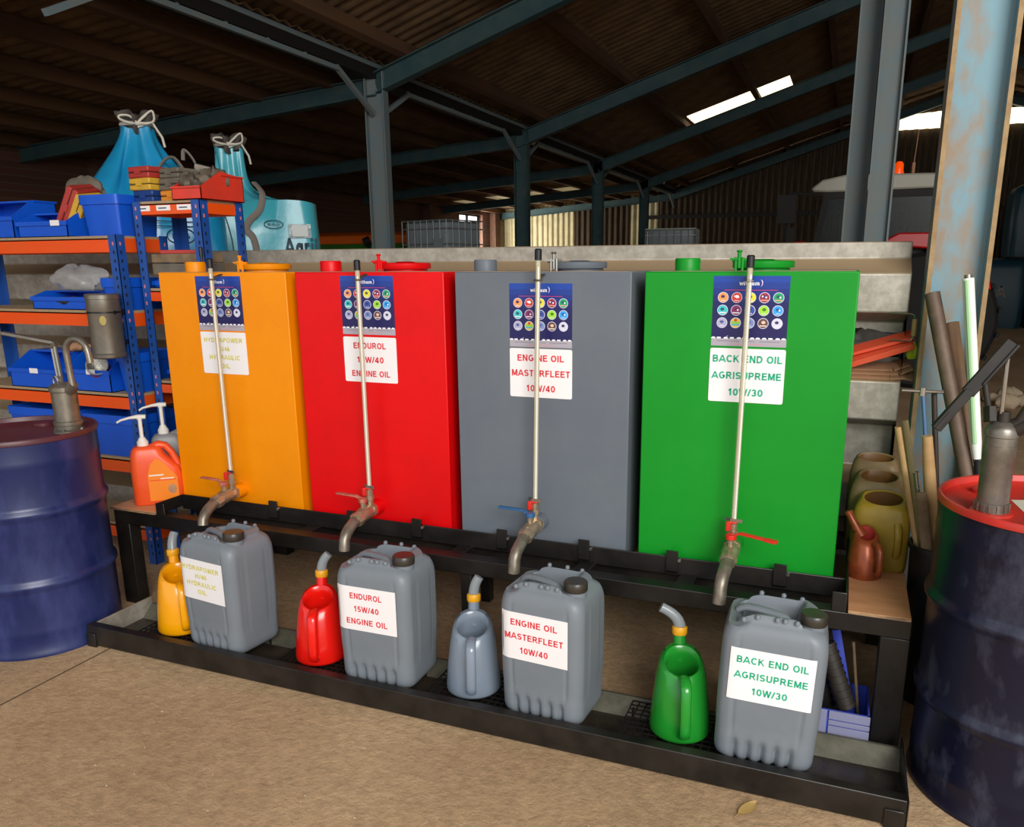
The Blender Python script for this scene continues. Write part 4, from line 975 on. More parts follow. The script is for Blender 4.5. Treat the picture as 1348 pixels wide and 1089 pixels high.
# ================================================================ hand soap bottles on the left plywood
def soap(x, y, z, rz, body, label, sc_=1.0, lab=True):
    t = thing('soap_bottle', label, 'soap bottle', (x, y, z), rz, 'pump bottles of hand soap'); b = MB()
    w_, d = .105 * sc_, .055 * sc_; L_ = []
    for zz, x0, x1, dd in ((0, -.95, .95, .9), (.006, -1, 1, 1), (.1, -1, 1, 1), (.14, -1, .98, 1), (.17, -1, .9, .98), (.2, -.98, .6, .95), (.225, -.96, .38, .9), (.25, -.9, .28, .8), (.262, -.8, .2, .7), (.268, -.62, .1, .45)):
        cx, hw = (x0 + x1) / 2 * w_, (x1 - x0) / 2 * w_
        L_.append([(cx + px, py, zz * sc_) for px, py in rrect(hw, d * dd, min(hw, d * dd) * .6, 6, (5, 4))])
    b.loft(L_); b.tube([(-.01 * sc_, 0, .252 * sc_), (.02 * sc_, 0, .268 * sc_), (.045 * sc_, 0, .262 * sc_), (.068 * sc_, 0, .23 * sc_), (.085 * sc_, 0, .19 * sc_), (.095 * sc_, 0, .14 * sc_)], [.026 * sc_, .024 * sc_, .02 * sc_, .0185 * sc_, .019 * sc_, .024 * sc_], 12, 0, True, .8)
    b.build('bottle_body', body, t, 0, 50)
    p = MB(); cx = -.045 * sc_
    p.lathe([(.024, .262 * sc_), (.024, .285 * sc_), (.02, .29 * sc_), (.012, .305 * sc_), (.0085, .306 * sc_), (.0085, .385 * sc_), (.012, .387 * sc_), (.012, .4 * sc_), (0, .402 * sc_)], 16, 0, (cx, 0, 0)); 
    p.tube([(cx + .025, 0, .397 * sc_), (cx - .005, 0, .399 * sc_), (cx - .04, 0, .396 * sc_), (cx - .075, 0, .388 * sc_), (cx - .092, 0, .378 * sc_)], [.013, .013, .008, .0065, .006], 10, 0, True, .8)
    p.build('pump_top', M['white_plastic'], t)
    return t
t = soap(-.095, -.045, .4625, math.radians(42), M['soap_orange'], 'orange hand soap bottle with a white pump on the plywood offcut')
b = MB(); pts = [(-.035, .02), (.085, .02), (.085, .125), (.06, .16), (.03, .2), (.005, .215), (-.02, .19), (-.035, .14)]
b.prism(pts, .0552, .0558, 0, Matrix.Rotation(PI / 2, 4, 'X')); l = b.build('bottle_label', M['soap_label'], t)
MB().bx(-.03, .03, -.0565, -.056, .135, .141).bx(.015, .07, -.0565, -.056, .118, .123).build('lettering', M['white_plastic'], l)
MB().bx(-.03, .08, -.0565, -.0559, .112, .117).build('stripe', M['soap_orange'], l)
b = MB(); b.prism([(.06 + .017 * math.cos(2 * PI * k / 14), .07 + .022 * math.sin(2 * PI * k / 14)) for k in range(14)], .056, .0566, 0, Matrix.Rotation(PI / 2, 4, 'X')); b.build('orange_slice_print', M['strap_tan'], l)
t = soap(-.165, .145, .4625, math.radians(42), M['soap_grey'], 'grey hand soap bottle with a white pump behind the orange one', 1.05)
T = Matrix.Rotation(math.radians(-78), 4, 'Y')
text('lettering', 'AVAY', .075, .02, M['white_plastic'], t, at(.072, -.0595, .15) @ T @ FRONT, 0)
b = MB(); b.bx(.084, .092, -2.6, -.52, -.001, .0006); b.build('floor_joint', M['floor_crack'], bpy.data.objects['floor'])
# ================================================================ yellowed oil containers and the copper jug on the right plywood
def oil_container(x, y, z, h, w_, d, m, label, rz=0, tilt=0):
    t = thing('oil_container', label, 'oil container', (x, y, z), 0, 'cut-open plastic oil containers on the plywood', rot=(tilt, 0, rz))
    b = MB(); o_ = rrect(w_ / 2, d / 2, .03, 6, (6, 5)); N = len(o_)
    L_ = [[(px * q, py * q, zz) for px, py in o_] for zz, q in ((0, .93), (.006, .98), (.02, 1), (h * .6, 1), (h * .8, .98), (h * .92, .9), (h * .98, .78))]
    rx, ry = w_ * .34, d * .36
    ang = [math.atan2(py, px) for px, py in o_]
    for zz, q in ((h, 1.06), (h * .99, .98), (h * .9, 1.0), (h * .5, 1.15), (.02, 1.2)):
        L_.append([(rx * q * math.cos(a), ry * q * math.sin(a), zz) for a in ang])
    L_ = [[(px, py, zz + .22 * py * (zz / h) ** 4) for px, py, zz in l] for l in L_]
    b.loft(L_)
    b.mi = [1 if (k // N) >= 8 else 0 for k in range(len(b.f))]
    b.build('container_body', [m, M['oil_poly_in']], t, 0, 50)
    g = MB(); g.tube([(w_ * .30, -d / 2 + .004, h * .72), (w_ * .33, -d / 2 - .012, h * .6), (w_ * .34, -d / 2 - .014, h * .4), (w_ * .32, -d / 2 + .002, h * .24)], .013, 10, 0, True, .8); g.build('container_handle', m, t, 0, 60)
    return t
zp_ = .4625
oil_container(2.95, .272, zp_, .245, .19, .15, M['oil_poly'], 'yellow translucent oil container with a cut top, nearest on the plywood', -.12)
oil_container(2.935, .428, zp_, .285, .19, .145, M['oil_poly_dirty'], 'dirty tan oil container with a round mouth, second in the plywood row', -.1)
oil_container(2.925, .56, zp_, .325, .18, .11, M['oil_poly_dirty'], 'dirty tan oil container with a dark round mouth, third in the plywood row', -.1)
t = thing('oil_jug', 'small copper-coloured metal oil jug standing on the plywood', 'oil jug', (2.902, .135, zp_), math.radians(8))
b = MB(); n = 32; L_ = []
for r, z in ((.054, 0), (.057, .004), (.057, .03), (.053, .08), (.046, .12), (.04, .142), (.033, .15)):
    L_.append([(r * math.cos(2 * PI * k / n), r * math.sin(2 * PI * k / n) + .1 * z * z / .15, z + (z / .15) ** 3 * .018 * math.sin(2 * PI * k / n)) for k in range(n)])
for r, z in ((.029, .148), (.028, .13), (.04, .05)):
    L_.append([(r * math.cos(2 * PI * k / n), r * math.sin(2 * PI * k / n) + .012, z + .016 * math.sin(2 * PI * k / n)) for k in range(n)])
b.loft(L_); b.mi = [1 if k // n >= 7 else 0 for k in range(len(b.f))]; b.build('jug_body', [M['jug_copper'], M['case_red']], t, 0, 50)
b = MB(); b.tube([(.02, -.04, .13), (.03, -.066, .128), (.033, -.076, .11), (.034, -.08, .06), (.033, -.076, .035), (.028, -.052, .028)], .0095, 10); b.build('jug_handle', M['jug_copper'], t, 0, 60)
b = MB(); b.tube([(-.012, .03, .13), (-.03, .042, .16), (-.045, .05, .185), (-.055, .054, .205)], [.022, .016, .013, .012], 12); b.rod((-.053, .053, .2), (-.058, .055, .212), .0145, 12); b.build('jug_spout', M['jug_copper'], t, 0, 60)
# ================================================================ oddments wedged in the ribs of the panel
def strip(pts, wd, th, m, label, cat, group=None, name='webbing_strip'):
    b = MB()
    for p, q in zip(pts[:-1], pts[1:]): b.bar(p, q, wd, th, 0, up=(0, -.35, 1))
    return tag(b.build(name, M[m], None, .001), label, cat, group)
strip([(2.70, .73, 1.139), (3.02, .71, 1.245)], .07, .012, 'strap_orange', 'upper bright orange strip jammed in the panel recess behind the green tank', 'strip', 'orange strips in the panel recess')
strip([(2.70, .71, 1.096), (3.02, .69, 1.214)], .07, .022, 'strap_orange', 'lower and thicker orange strip jammed in the panel recess behind the green tank', 'strip', 'orange strips in the panel recess')
for q in range(3):
    z = 1.074 + q * .0135; y = .695 + q * .012
    strip([(2.68, y + .03, z + .008), (2.95, y + .03, z + .008 + .002 * q), (3.0 - .02 * q, y + .03, z + .012), (3.035 - .01 * q, y + .03, z + (.035 if q else .006))], .07, .008, 'strap_tan',
          ['lowest tan belt strip lying flat on the panel ledge', 'middle tan belt strip lying on the panel ledge', 'topmost tan belt strip lying on the panel ledge'][q], 'strip', 'tan belt strips on the panel ledge', 'belt_strip')
o = blob('debris_heap', M['tool_dark'], (2.82, .79, 1.19), .17, .03, .06, 61, None, .25); tag(o, 'dark heap of dirt and scrap in the panel recess', 'debris', kind='stuff')
o = blob('plastic_scrap', M['lime'], (3.018, .70, 1.18), .016, .01, .04, 62); tag(o, 'lime yellow plastic scrap at the end of the orange strips', 'scrap')
t = thing('roller_frame', 'wire roller frame with a cream handle hanging at the panel end', 'roller frame', (2.985, .66, 1.27))
b = MB(); b.rod((.03, 0, -.028), (.03, 0, .035), .009, 12); b.build('handle', M['wood_pale'], t)
b = MB(); b.tube([(.03, 0, .035), (.026, 0, .05), (.015, 0, .054), (-.06, .02, .056)], .003, 6); b.tube([(.03, 0, -.028), (.024, 0, -.045), (.012, 0, -.048), (-.05, .02, -.044)], .003, 6); b.build('wire_frame', M['chrome'], t)
# ================================================================ pipes, rods and handles leaning by the post
t = thing('bucket', 'black bucket holding handles and bars behind the red drum', 'bucket', (3.142, .215, 0))
b = MB(); b.lathe([(.08, 0), (.082, .004), (.098, .56), (.104, .562), (.104, .58), (.097, .58), (.092, .55), (.075, .01), (0, .01)], 28, 0, (0, 0, 0), True, True); b.build('bucket_body', M['bucket'], t)
def pole(name, a, bq, r, m, label, cat, group=None, cap=None, n=14, flat=1.0):
    a, bq = Vector(a), Vector(bq); b = MB(); t = thing(name, label, cat, tuple(a), 0, group); d = bq - a
    b.tube([(0, 0, 0), tuple(d)], r, n, 0, True, flat) if not isinstance(r, list) else b.tube([tuple(d * q / (len(r) - 1)) for q in range(len(r))], r, n, 0, True, flat)
    b.build('shaft', M[m] if isinstance(m, str) else m, t, 0, 50); return t, d
def floor_ext(top, mid):                                           # carry a leaning line down to the floor
    top, mid = Vector(top), Vector(mid); d = mid - top; s = (top.z - .004) / -d.z; return tuple(top + d * s)
for top, mid, r, m, lb in (((3.05, .50, 1.406), (3.205, .36, .81), .026, 'pipe_brown', 'longer brown steel pipe leaning on the blue post'),
                           ((3.122, .50, 1.305), (3.235, .40, .762), .024, 'pipe_tan', 'shorter rusty tan pipe leaning on the blue post')):
    f_ = floor_ext(top, mid); t, d = pole('steel_pipe', f_, top, r, m, lb, 'pipe', 'pipes leaning on the post')
    b = MB(); dn = d.normalized(); b.rod(tuple(d - dn * .001), tuple(d + dn * .0012), r * .8, 14); b.build('bore', M['hole'], t)
f_ = floor_ext((3.148, .42, 1.458), (3.233, .34, .85)); f2 = Vector((3.148, .42, 1.458)); f3 = Vector((3.233, .34, .85))
t = thing('cable_pole', 'white and green plastic pole with a black end leaning by the pipes', 'pole', tuple(f3), 0)
d = f2 - f3; b = MB(); b.tube([(0, 0, 0), tuple(d * .1), tuple(d)], [.012, .0175, .0185], 16); b.build('pole_body', M['pole_white'], t)
b = MB(); o_ = Vector((-.006, -.0135, 0)); b.tube([tuple(o_ + d * .1), tuple(o_ + d * .99)], .0085, 8); b.build('green_stripe', M['pole_green'], t)
b = MB(); b.tube([tuple(-d * .9 * .93), tuple(-d * .02), tuple(d * .01)], [.008, .011, .013], 12); b.build('black_end', M['black_plastic'], t)
b = MB(); b.rod(tuple(d * .999), tuple(d * 1.02), .012, 12); b.build('pole_tip', M['pump_dark'], t)
BIN = (3.142, .215)
def stick(name, top, low, r, m, label, cat, group='handles and bars in the black bucket', **k):
    top, low = Vector(top), Vector(low); d = low - top; s = (top.z - .03) / -d.z; foot = top + d * s
    foot.x = min(max(foot.x, BIN[0] - .055), BIN[0] + .055); foot.y = min(max(foot.y, BIN[1] - .03), BIN[1] + .03)
    return pole(name, tuple(foot), tuple(top), r, m, label, cat, group, **k)
t, d = stick('tee_key', (3.03, .21, 1.10), (3.10, .21, .76), .0065, 'rod_blue', 'blue steel tee-handled key in the black bucket', 'tool'); b = MB(); b.rod(tuple(d + Vector((-.062, .0, 0))), tuple(d + Vector((.062, 0, 0))), .006, 10); b.rod(tuple(d + Vector((0, 0, -.015))), tuple(d + Vector((0, 0, .012))), .011, 10); b.build('tee_handle', M['chrome'], t)
stick('iron_bar', (3.066, .235, 1.10), (3.13, .225, .79), .009, 'rod_dark', 'thin dark iron bar beside the tee-handled key', 'bar')
stick('flat_bar', (2.985, .19, 1.003), (3.10, .20, .68), .011, 'olive_bar', 'olive flat metal bar with a worn edge in the black bucket', 'bar', flat=.4)
stick('wooden_stick', (2.968, .205, .977), (3.05, .21, .80), [.012, .011, .010, .011, .0125, .014, .013], 'wood_pale', 'slim pale wooden handle behind the olive flat bar', 'handle')
stick('wooden_stick', (3.057, .19, .955), (3.10, .20, .72), [.014, .014, .0135, .0145, .018, .021, .020, .016], 'wood_pale', 'round-ended pale wooden handle in front of the tee key', 'handle')
stick('steel_tube', (3.032, .15, .84), (3.10, .17, .66), .010, 'chrome', 'short silver steel tube standing in the black bucket', 'tube')
stick('timber_strip', (3.052, .13, .775), (3.085, .145, .64), .017, 'old_wood', 'weathered wooden slat with torn end in the black bucket', 'slat', flat=.45)
# ================================================================ under the plywood end of the stand
t = thing('plastic_crate', 'blue and grey plastic crate under the plywood end of the stand', 'crate', (2.822, -.112, 0))
b = MB(); W, D, H = .126, .1, .125
b.bx(-W, W, -D, D, 0, .006); b.bx(-W, W, -D, -D + .005, 0, H); b.bx(-W, W, D - .005, D, 0, H); b.bx(-W, -W + .005, -D, D, 0, H); b.bx(W - .005, W, -D, D, 0, H); b.build('crate_body', M['crate_blue'], t)
b = MB(); b.bx(-W - .004, .0, -D - .006, -D - .0005, .035, H); b.build('side_panel', M['crate_grey'], t, .001)
b = MB()
for z0, z1 in ((.038, .072), (.076, .092), (.096, H)): b.bx(.006, W + .002, -D - .006, -D - .0005, z0, z1)
b.build('ribbed_panel', M['crate_grey'], t, .001)
b = MB(); b.bx(-.06, -.035, -D - .0075, -D - .006, .06, .085); b.build('paper_tag', M['strap_tan'], t)
for q, (a, c, r, lb) in enumerate([((2.80, -.10, .3), (2.88, -.13, .1), .03, 'fat dark hose end lying in the crate under the stand'), ((2.76, -.1, .33), (2.83, -.12, .05), .035, 'thick brown ribbed hose slanting behind the crate')]):
    t, d = pole('hose_end', c if q == 0 else (2.84, -.05, .02), a, r, 'tool_dark', lb, 'hose', 'hose ends under the stand')
    b = MB()
    for k in range(9): p = d * (k + .5) / 9; b.tube([tuple(p - d * .012), tuple(p + d * .012)], r + .003, 14)
    b.build('hose_ribs', M['tool_dark'], t)
t, d = pole('thin_rod', (2.925, -.07, .01), (2.885, -.06, .30), .005, 'old_wood', 'thin pale rod leaning in the dark under the stand', 'rod')
t, d = pole('blue_strap', (2.90, -.05, .02), (2.83, -.03, .32), .014, 'crate_blue', 'dark blue strap hanging behind the hose ends', 'strap', flat=.25)
# ================================================================ bulk bags behind the panel on the left
def smooth(P, n=5):
    P = [Vector(p) for p in P]; o = []
    for k in range(len(P) - 1):
        a, b, c, d = P[max(k - 1, 0)], P[k], P[k + 1], P[min(k + 2, len(P) - 1)]
        for q in range(n):
            u = q / n; o.append(tuple(.5 * (2 * b + (c - a) * u + (2 * a - 5 * b + 4 * c - d) * u * u + (3 * b - a - 3 * c + d) * u ** 3)))
    return o + [tuple(P[-1])]
def bulk_bag(x, y, w_, d, h, neck, m, label, nx=0, ny=0, rz=0, seed=1, ex=1.15):
    t = thing('bulk_bag', label, 'bulk bag', (x, y, 0), rz, 'tied bulk bags behind the panel'); rnd = random.Random(seed)
    out = rrect(w_ / 2, d / 2, .14, 10, (16, 14)); ang = [math.atan2(py / d, px / w_) for px, py in out]; b = MB(); L_ = []
    ph = [rnd.uniform(0, 6) for _ in range(6)]
    for k in range(9):
        z = h * k / 8; s = [.95, 1.0, 1.02, 1.03, 1.03, 1.025, 1.015, .99, .95][k]
        L_.append([(px * s + .012 * math.sin(6 * a + z * 4 + ph[0]), py * s + .012 * math.sin(7 * a - z * 5 + ph[1]), z + .012 * math.sin(5 * a + ph[2]) * (k / 8)) for (px, py), a in zip(out, ang)])
    hn = neck - h
    for k in range(1, 15):
        u = k / 14; s = (.22 + .76 * (1 - u) ** 1.5) if ex < 2 else (.21 + .76 * (1 - u) ** 5)
        zz = h + hn * (u if ex < 2 else u ** 1.5); sh = 1 - (1 - u) ** (3 if ex < 2 else 5)
        fold = (.16 if ex < 2 else .13) * math.sin(PI * min(1, u * 1.1)) + .05
        L_.append([(px * s * (1 + fold * math.sin(8 * a + ph[3] + 1.5 * u)) + nx * sh, (py * s * (1 + fold * math.sin(9 * a + ph[4] + 1))) + ny * sh, zz + .01 * math.sin(4 * a)) for (px, py), a in zip(out, ang)])
    b.loft(L_); b.build('bag_body', m, t, 0, 75)
    L_ = []; b = MB()
    for k, (r, dz) in enumerate(((.09, -.03), (.085, 0), (.09, .03), (.105, .06), (.11, .085), (.09, .09), (.03, .03))):
        L_.append([(nx + r * math.cos(2 * PI * q / 40) * (1 + .28 * math.sin(7 * 2 * PI * q / 40 + ph[5])), ny + r * math.sin(2 * PI * q / 40) * (1 + .25 * math.sin(6 * 2 * PI * q / 40)), neck + dz + .02 * math.sin(5 * 2 * PI * q / 40)) for q in range(40)])
    b.loft(L_); b.build('bag_liner', M['bag_liner'], t, 0, 75)
    b = MB(); b.tube([(nx + .098 * math.cos(2 * PI * q / 16), ny + .098 * math.sin(2 * PI * q / 16), neck + .02) for q in range(16)], .012, 6, closed=True)
    for sx in (-1, 1):
        b.tube(smooth([(nx, ny - .1, neck + .02), (nx + sx * .04, ny - .11, neck + .06), (nx + sx * .095, ny - .11, neck + .08 + .02 * sx), (nx + sx * .10, ny - .11, neck + .04), (nx + sx * .05, ny - .11, neck + .02), (nx, ny - .1, neck + .02)]), .008, 6)
    b.tube([(nx, ny - .08, neck), (nx + .09, ny - .1, neck + .03), (nx + .14, ny - .1, neck - .06), (nx + .15, ny - .1, neck - .12)], .009, 6)
    b.build('tie_twine', M['twine'], t, 0, 60)
    return t
# the blue bag stands in front, the teal one behind it to the right
t = bulk_bag(-1.68, 1.65, .86, .72, 1.86, 2.40, M['bag_blue'], 'large bright blue bulk bag tied to a point behind the shelving', -.06, 0, math.radians(47), 3, 1.0)
oval = [(math.cos(2 * PI * q / 28), math.sin(2 * PI * q / 28)) for q in range(28)]
b = MB(); b.tube(smooth([(.22, -.22, 2.05), (.13, -.25, 2.2), (.04, -.27, 2.14), (.0, -.30, 2.0), (.0, -.36, 1.86)]), .024, 8, 0, True, .4); b.tube(smooth([(.19, -.15, 2.2), (.2, -.18, 2.26), (.25, -.2, 2.2), (.3, -.2, 2.06)]), .012, 8, 0, True, .4); b.build('lifting_strap', M['strap'], t)
b = MB(); b.tube([(.12 + .085 * x, -.374, 1.705 + .05 * z) for x, z in oval], .0035, 6, closed=True); pr = b.build('oval_print', M['print_dark'], t)
text('lettering', 'BAG', .11, .035, M['print_dark'], pr, at(.12, -.376, 1.687) @ FRONT, 0, .07)
b = MB(); b.tube([(-.3, -.375, 1.80), (.0, -.376, 1.797), (.3, -.374, 1.792)], .003, 5); b.tube([(-.3, -.376, 1.77), (.0, -.377, 1.767), (.3, -.375, 1.762)], .003, 5); b.tube(smooth([(.405, -.30, 1.84), (.425, -.31, 1.75), (.44, -.31, 1.6), (.44, -.31, 1.1)]), .005, 5); b.build('seam', M['print_dark'], t)
t = bulk_bag(-1.735, 2.70, .95, .62, 2.0, 2.40, M['bag_teal'], 'teal bulk bag with a tall gathered neck and dark lettering behind the panel', -.16, -.04, math.radians(42), 8, 2.6)
b = MB(); b.tube(smooth([(.0, -.2, 2.14), (.05, -.30, 2.05), (.02, -.325, 1.93), (-.06, -.33, 1.85), (-.085, -.333, 1.78), (-.03, -.333, 1.66), (-.01, -.333, 1.1)]), .026, 8, 0, True, .35); b.build('lifting_strap', M['strap'], t)
b = MB(); b.tube([(.113 + x * .07, -.333, 1.825 + z * .03) for x, z in oval], .003, 6, closed=True); pr = b.build('oval_print', M['print_dark'], t)
text('lettering', 'BAG', .09, .02, M['print_dark'], pr, at(.113, -.334, 1.815) @ FRONT, 0, .07)
text('lettering', 'Agrii', .25, .13, M['print_dark'], t, at(.31, -.334, 1.594) @ FRONT, 0)
pk = MB(); pk.bx(.22, .39, -.332, -.326, 1.725, 1.83); pk = pk.build('document_pouch', M['poly_bag'], t); MB().bx(.245, .365, -.3345, -.3325, 1.735, 1.82).build('paper', M['print_white'], pk)
# ================================================================ far side of the barn
def ibc(x, y, z, rz, label, g='caged liquid containers at the back of the barn'):
    t = thing('liquid_container', label, 'container', (x, y, z), rz, g); W, D, H = .6, .5, 1.16
    b = MB()
    for q in (-1, 0, 1): b.bx(q * .5 - .06, q * .5 + .06, -D, D, .0, .10)
    b.bx(-W, W, -D, D, .10, .135); b.build('pallet', M['pallet_wood'], t)
    b = MB(); b.loft([[(px, py, zz) for px, py in rrect(W - .03 - q, D - .03 - q, .08, 4, (2, 2))] for zz, q in ((.14, .02), (.17, 0), (H - .06, 0), (H - .02, .05))]); b.lathe([(.09, 0), (.09, .03), (0, .03)], 14, 0, (0, 0, H - .02)); b.build('tank_body', M['ibc_tank'], t)
    b = MB()
    for zz in (.16, .42, .72, 1.0, H - .01):
        b.tube([(-W, -D, zz), (W, -D, zz), (W, D, zz), (-W, D, zz)], .012, 6, closed=True)
    for k in range(8):
        xx = -W + 2 * W * k / 7
        for s in (-1, 1): b.rod((xx, s * D, .13), (xx, s * D, H), .011, 6)
    for k in range(1, 6):
        yy = -D + 2 * D * k / 6
        for s in (-1, 1): b.rod((s * W, yy, .13), (s * W, yy, H), .011, 6)
    b.build('cage', M['ibc_cage'], t)
    MB().bx(.26, .5, -D - .02, -D - .014, .5, .82).build('data_plate', M['ibc_tank'], t)
    return t
ibc(-4.72, 11.5, 1.178, -.3, 'pale caged liquid container, upper of the stack behind the panel by the window')
ibc(-4.72, 11.5, 0, -.3, 'caged liquid container, lower of the stack by the window')
ibc(-1.42, 17.2, 1.178, 0.1, 'dull caged liquid container, upper of the stack before the brown gable wall')
ibc(-1.42, 17.2, 0, 0.1, 'caged liquid container, lower of the stack before the brown gable wall')
# green trailer with an orange tilt
t = thing('farm_trailer', 'green farm trailer with an orange top edge by the brick wall', 'trailer', (-7.6, 13.9, 0), .03)
b = MB(); b.loft([[(px, py, z) for px, py in ((-a, -c), (a, -c), (a, c), (-a, c))] for z, a, c in ((.7, 1.5, .75), (1.98, 1.75, .95))]); b.build('hopper', M['machine_green'], t)
b = MB(); b.loft([[(px, py, z) for px, py in ((-a, -c), (a, -c), (a, c), (-a, c))] for z, a, c in ((1.98, 1.78, 1.0), (2.16, 1.78, 1.0), (2.24, 1.7, .8))]); b.build('orange_tilt', M['machine_orange'], t, .02)
for s in (-1, 1): MB().rod((0, s * .8, .4), (0, s * 1.02, .4), .4, 24).build('wheel', M['tyre'], t)
MB().bx(-1.4, 1.4, -.5, .5, .55, .7).build('chassis', M['tyre'], t); MB().bar((1.4, 0, .6), (2.4, 0, .45), .12, .12).build('drawbar', M['machine_green'], t)
MB().rod((.25, -1.02, 0), (.25, -1.02, 1.95), .03, 8).rod((.18, -1.08, 2.0), (.3, -1.04, 2.06), .1, 12).build('lamp_bracket', M['tyre'], t)
# tractor seen from its left side
t = thing('tractor', 'red tractor with a pale cab roof parked behind the pair of posts', 'tractor', (2.95, 9.0, 0), 0)
b = MB(); pr = [(-.75, 2.42), (-.62, 2.52), (-.35, 2.57), (.75, 2.55), (.82, 2.44), (.80, 2.38), (-.55, 2.37), (-.72, 2.38)]
TXZ = Matrix(((1, 0, 0, 0), (0, 0, 1, 0), (0, 1, 0, 0), (0, 0, 0, 1)))
b.prism(pr, -.72, .72, 0, TXZ); b.build('cab_roof', M['tractor_roof'], t, .03)
for y in (-.72, .66):
    for pa, pb, wd in (((-.55, y + .03, 2.37), (-.72, y + .03, 1.3), .07), ((.72, y + .03, 2.37), (.78, y + .03, 1.5), .08), ((.12, y + .03, 2.37), (.12, y + .03, 1.2), .06)):
        MB().bar(pa, pb, wd, .055, up=(0, 1, 0)).build('cab_pillar', M['window_bar'], t)
    MB().bx(-.6, .75, y, y + .06, 2.29, 2.37).build('roof_rail', M['window_bar'], t)
b = MB(); b.add([(-.55, -.7, 2.36), (.12, -.7, 2.36), (.12, -.7, 1.3), (-.72, -.7, 1.3)], [(0, 1, 2, 3)]); b.add([(.14, -.7, 2.36), (.72, -.7, 2.36), (.77, -.7, 1.6), (.14, -.7, 1.6)], [(0, 1, 2, 3)]); b.add([(-.55, -.68, 2.36), (-.55, .68, 2.36), (-.72, .68, 1.3), (-.72, -.68, 1.3)], [(0, 1, 2, 3)]); b.add([(.73, -.68, 2.36), (.73, .68, 2.36), (.78, .68, 1.6), (.78, -.68, 1.6)], [(0, 1, 2, 3)]); b.build('cab_glass', M['tractor_glass'], t)
b = MB(); b.prism([(-2.3, 1.2), (-2.25, 1.55), (-2.0, 1.7), (-.8, 1.80), (-.75, 1.3), (-.9, 1.0), (-2.2, .95)], -.36, .36, 0, TXZ); b.build('bonnet', M['tractor_red'], t, .03)
b = MB()
for y in (-1.0, .55): b.prism([(-.1, 1.35), (.05, 1.72), (.3, 1.86), (.95, 1.86), (1.25, 1.6), (1.35, 1.2), (1.2, 1.2), (.9, 1.65), (.35, 1.7), (.1, 1.4)], y, y + .45, 0, TXZ)
b.bx(-.7, 1.0, -.6, .6, .75, 1.3); b.build('fenders', M['tractor_red'], t, .02)
for x, y, r, ww in ((.65, -1.0, .82, .42), (.65, .58, .82, .42), (-1.75, -.95, .58, .32), (-1.75, .63, .58, .32)):
    w_ = MB(); w_.lathe([(r * .5, 0), (r * .94, 0), (r, .06), (r, ww - .06), (r * .94, ww), (r * .5, ww)], 28, 0, (0, 0, 0), True, True, Matrix.Translation((x, y, r)) @ Matrix.Rotation(-PI / 2, 4, 'X'))
    for k in range(18):
        w_.bx(-.03, .03, .0, ww, r - .01, r + .03, 0, Matrix.Translation((x, y, r)) @ Matrix.Rotation(2 * PI * k / 18, 4, 'Y'))
    w_.build('wheel', M['tyre'], t)
b = MB(); b.rod((-.6, -.7, 2.34), (-1.0, -.86, 2.36), .02, 8); b.bx(-1.12, -.9, -.9, -.84, 2.0, 2.34); b.bx(-1.0, -.9, -.9, -.84, 1.72, 1.95); b.rod((-1.02, -.87, 2.0), (-1.02, -.87, 1.7), .012, 8); b.build('mirror_arm', M['window_bar'], t)
b = MB(); b.lathe([(.06, 0), (.06, .03), (.052, .035), (.05, .12), (.03, .15), (0, .155)], 16, 0, (.25, -.45, 2.57)); b.build('beacon_lamp', M['beacon'], t)
b = MB(); b.rod((.42, -.3, 2.56), (.42, -.3, 2.72), .02, 8); b.rod((.42, -.3, 2.72), (.44, -.3, 3.1), .006, 6); b.build('aerial', M['strap_tan'], t)
b = MB(); b.bx(.86, .98, -.62, -.5, 1.5, 2.2); b.rod((.92, -.56, 2.2), (.92, -.56, 2.44), .03, 10); b.build('rear_mast', M['tractor_red'], t, .01)
b = MB(); b.rod((.9, -.66, 2.1), (.9, -.66, 2.25), .02, 8); b.rod((.96, -.66, 1.75), (.96, -.66, 1.95), .022, 8); b.rod((.86, -.68, 2.40), (.86, -.66, 2.46), .03, 8); b.build('work_lamps', M['print_white'], t)
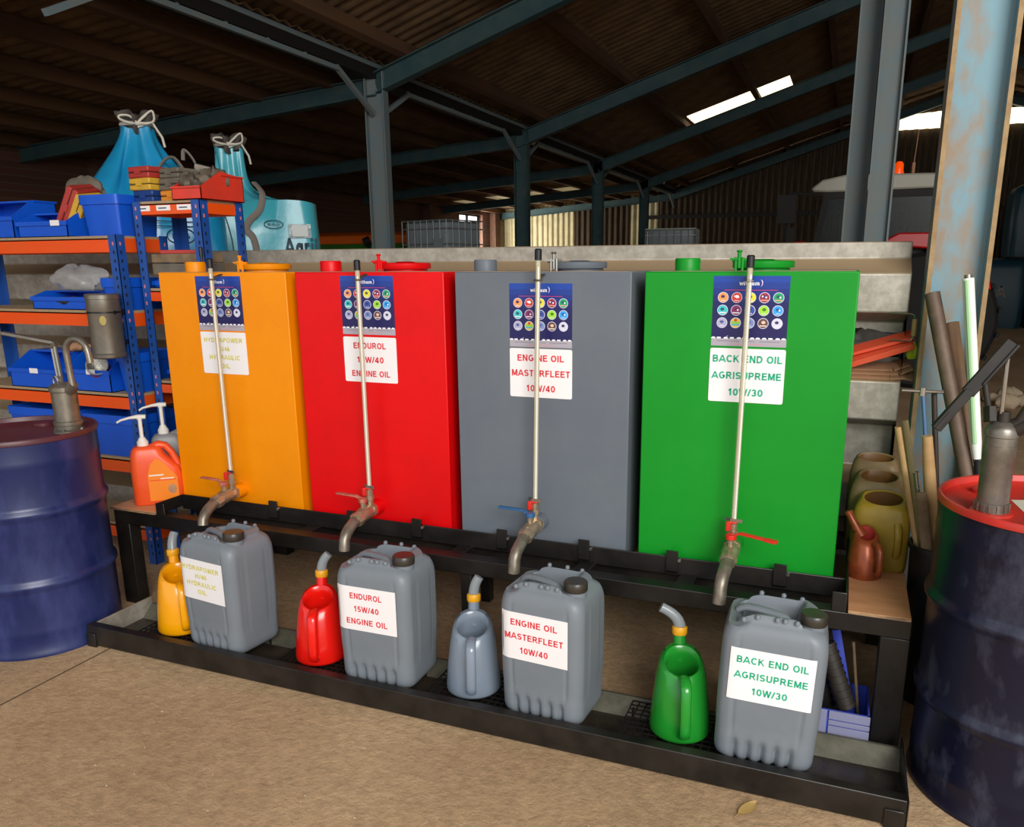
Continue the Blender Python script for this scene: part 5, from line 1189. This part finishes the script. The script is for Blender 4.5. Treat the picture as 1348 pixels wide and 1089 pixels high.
# bulk bags stacked far away on the right
def far_bag(x, y, z, w_, h, label, seed):
    t = thing('bulk_bag', label, 'bulk bag', (x, y, z), 0, 'teal bulk bags in painted shade stacked at the far right'); rnd = random.Random(seed); ph = rnd.uniform(0, 6)
    out = rrect(w_ / 2, w_ / 2, .16, 8, (8, 8)); b = MB()
    L_ = [[(px * s + .02 * math.sin(5 * k + ph + zz * 7), py * s, h * zz) for k, (px, py) in enumerate(out)] for zz, s in ((0, .95), (.1, 1), (.5, 1.02), (.85, 1), (.95, .9), (1, .6))]
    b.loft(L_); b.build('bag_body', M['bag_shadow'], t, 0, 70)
    text('lettering', 'A', .2, .26, M['strap'], t, at(.0, -w_ / 2 * 1.03, h * .45) @ FRONT, 0); return t
for x, z, lb, s in ((6.0, 0, 'shade-painted teal bulk bag at the far right, lower one next to the blue post', 1), (7.12, 0, 'shade-painted teal bulk bag at the far right, lower one at the picture edge', 2), (6.55, 1.63, 'shade-painted teal bulk bag at the far right, upper one on the stack', 4)):
    far_bag(x, 19.2, z, 1.04, 1.6, lb, s)
# stones and the dry leaf on the floor
rk = random.Random(5); mb = MB()
for k in range(220):
    x, y = rk.uniform(-1.2, 3.3), rk.uniform(-2.3, -.62); r = rk.uniform(.0012, .0035)
    p = [(x + r * rk.uniform(.7, 1.3) * math.cos(q * 1.05), y + r * rk.uniform(.7, 1.3) * math.sin(q * 1.05), 0) for q in range(6)]
    mb.loft([p, [(x + (a - x) * .6, y + (c - y) * .6, r) for a, c, _ in p]], 0, False, True)
tag(mb.build('grit', M['stone']), 'pale grit scattered over the earth floor in front of the tray', 'grit', None, 'stuff')
b = MB(); n = 9; L_ = []
for k in range(n):
    u = k / (n - 1); wv = .016 * math.sin(PI * u) ** .7 + .0006; L_.append([(-.035 + .07 * u, -wv, .004 + .012 * u * u), (-.035 + .07 * u, 0, .002 + .010 * u * u), (-.035 + .07 * u, wv, .007 + .012 * u * u), (-.035 + .07 * u, 0, .0035 + .010 * u * u)])
b.loft(L_); b.rod((-.034, 0, .004), (-.055, -.004, .003), .0012, 5); o = b.build('dry_leaf', M['leaf']); o.location = (2.63, -.63, .001); o.rotation_euler = (0, 0, .9); tag(o, 'curled dry leaf on the floor in front of the drip tray', 'leaf')
for k, (x, y, r) in enumerate(((4.42, 6.9, .12), (4.62, 7.05, .1), (4.5, 7.3, .13), (4.32, 7.25, .08))):
    o = blob('stone', M['stone'], (x, y, r * .55), r, r * .8, r * .75, 80 + k, None, .08); tag(o, ['rounded tan stone at the front of the small pile beyond the pipes', 'small rounded stone at the side of the pile beyond the pipes', 'largest tan stone of the small pile beyond the pipes', 'smallest stone of the small pile beyond the pipes'][k], 'stone', 'small pile of stones')
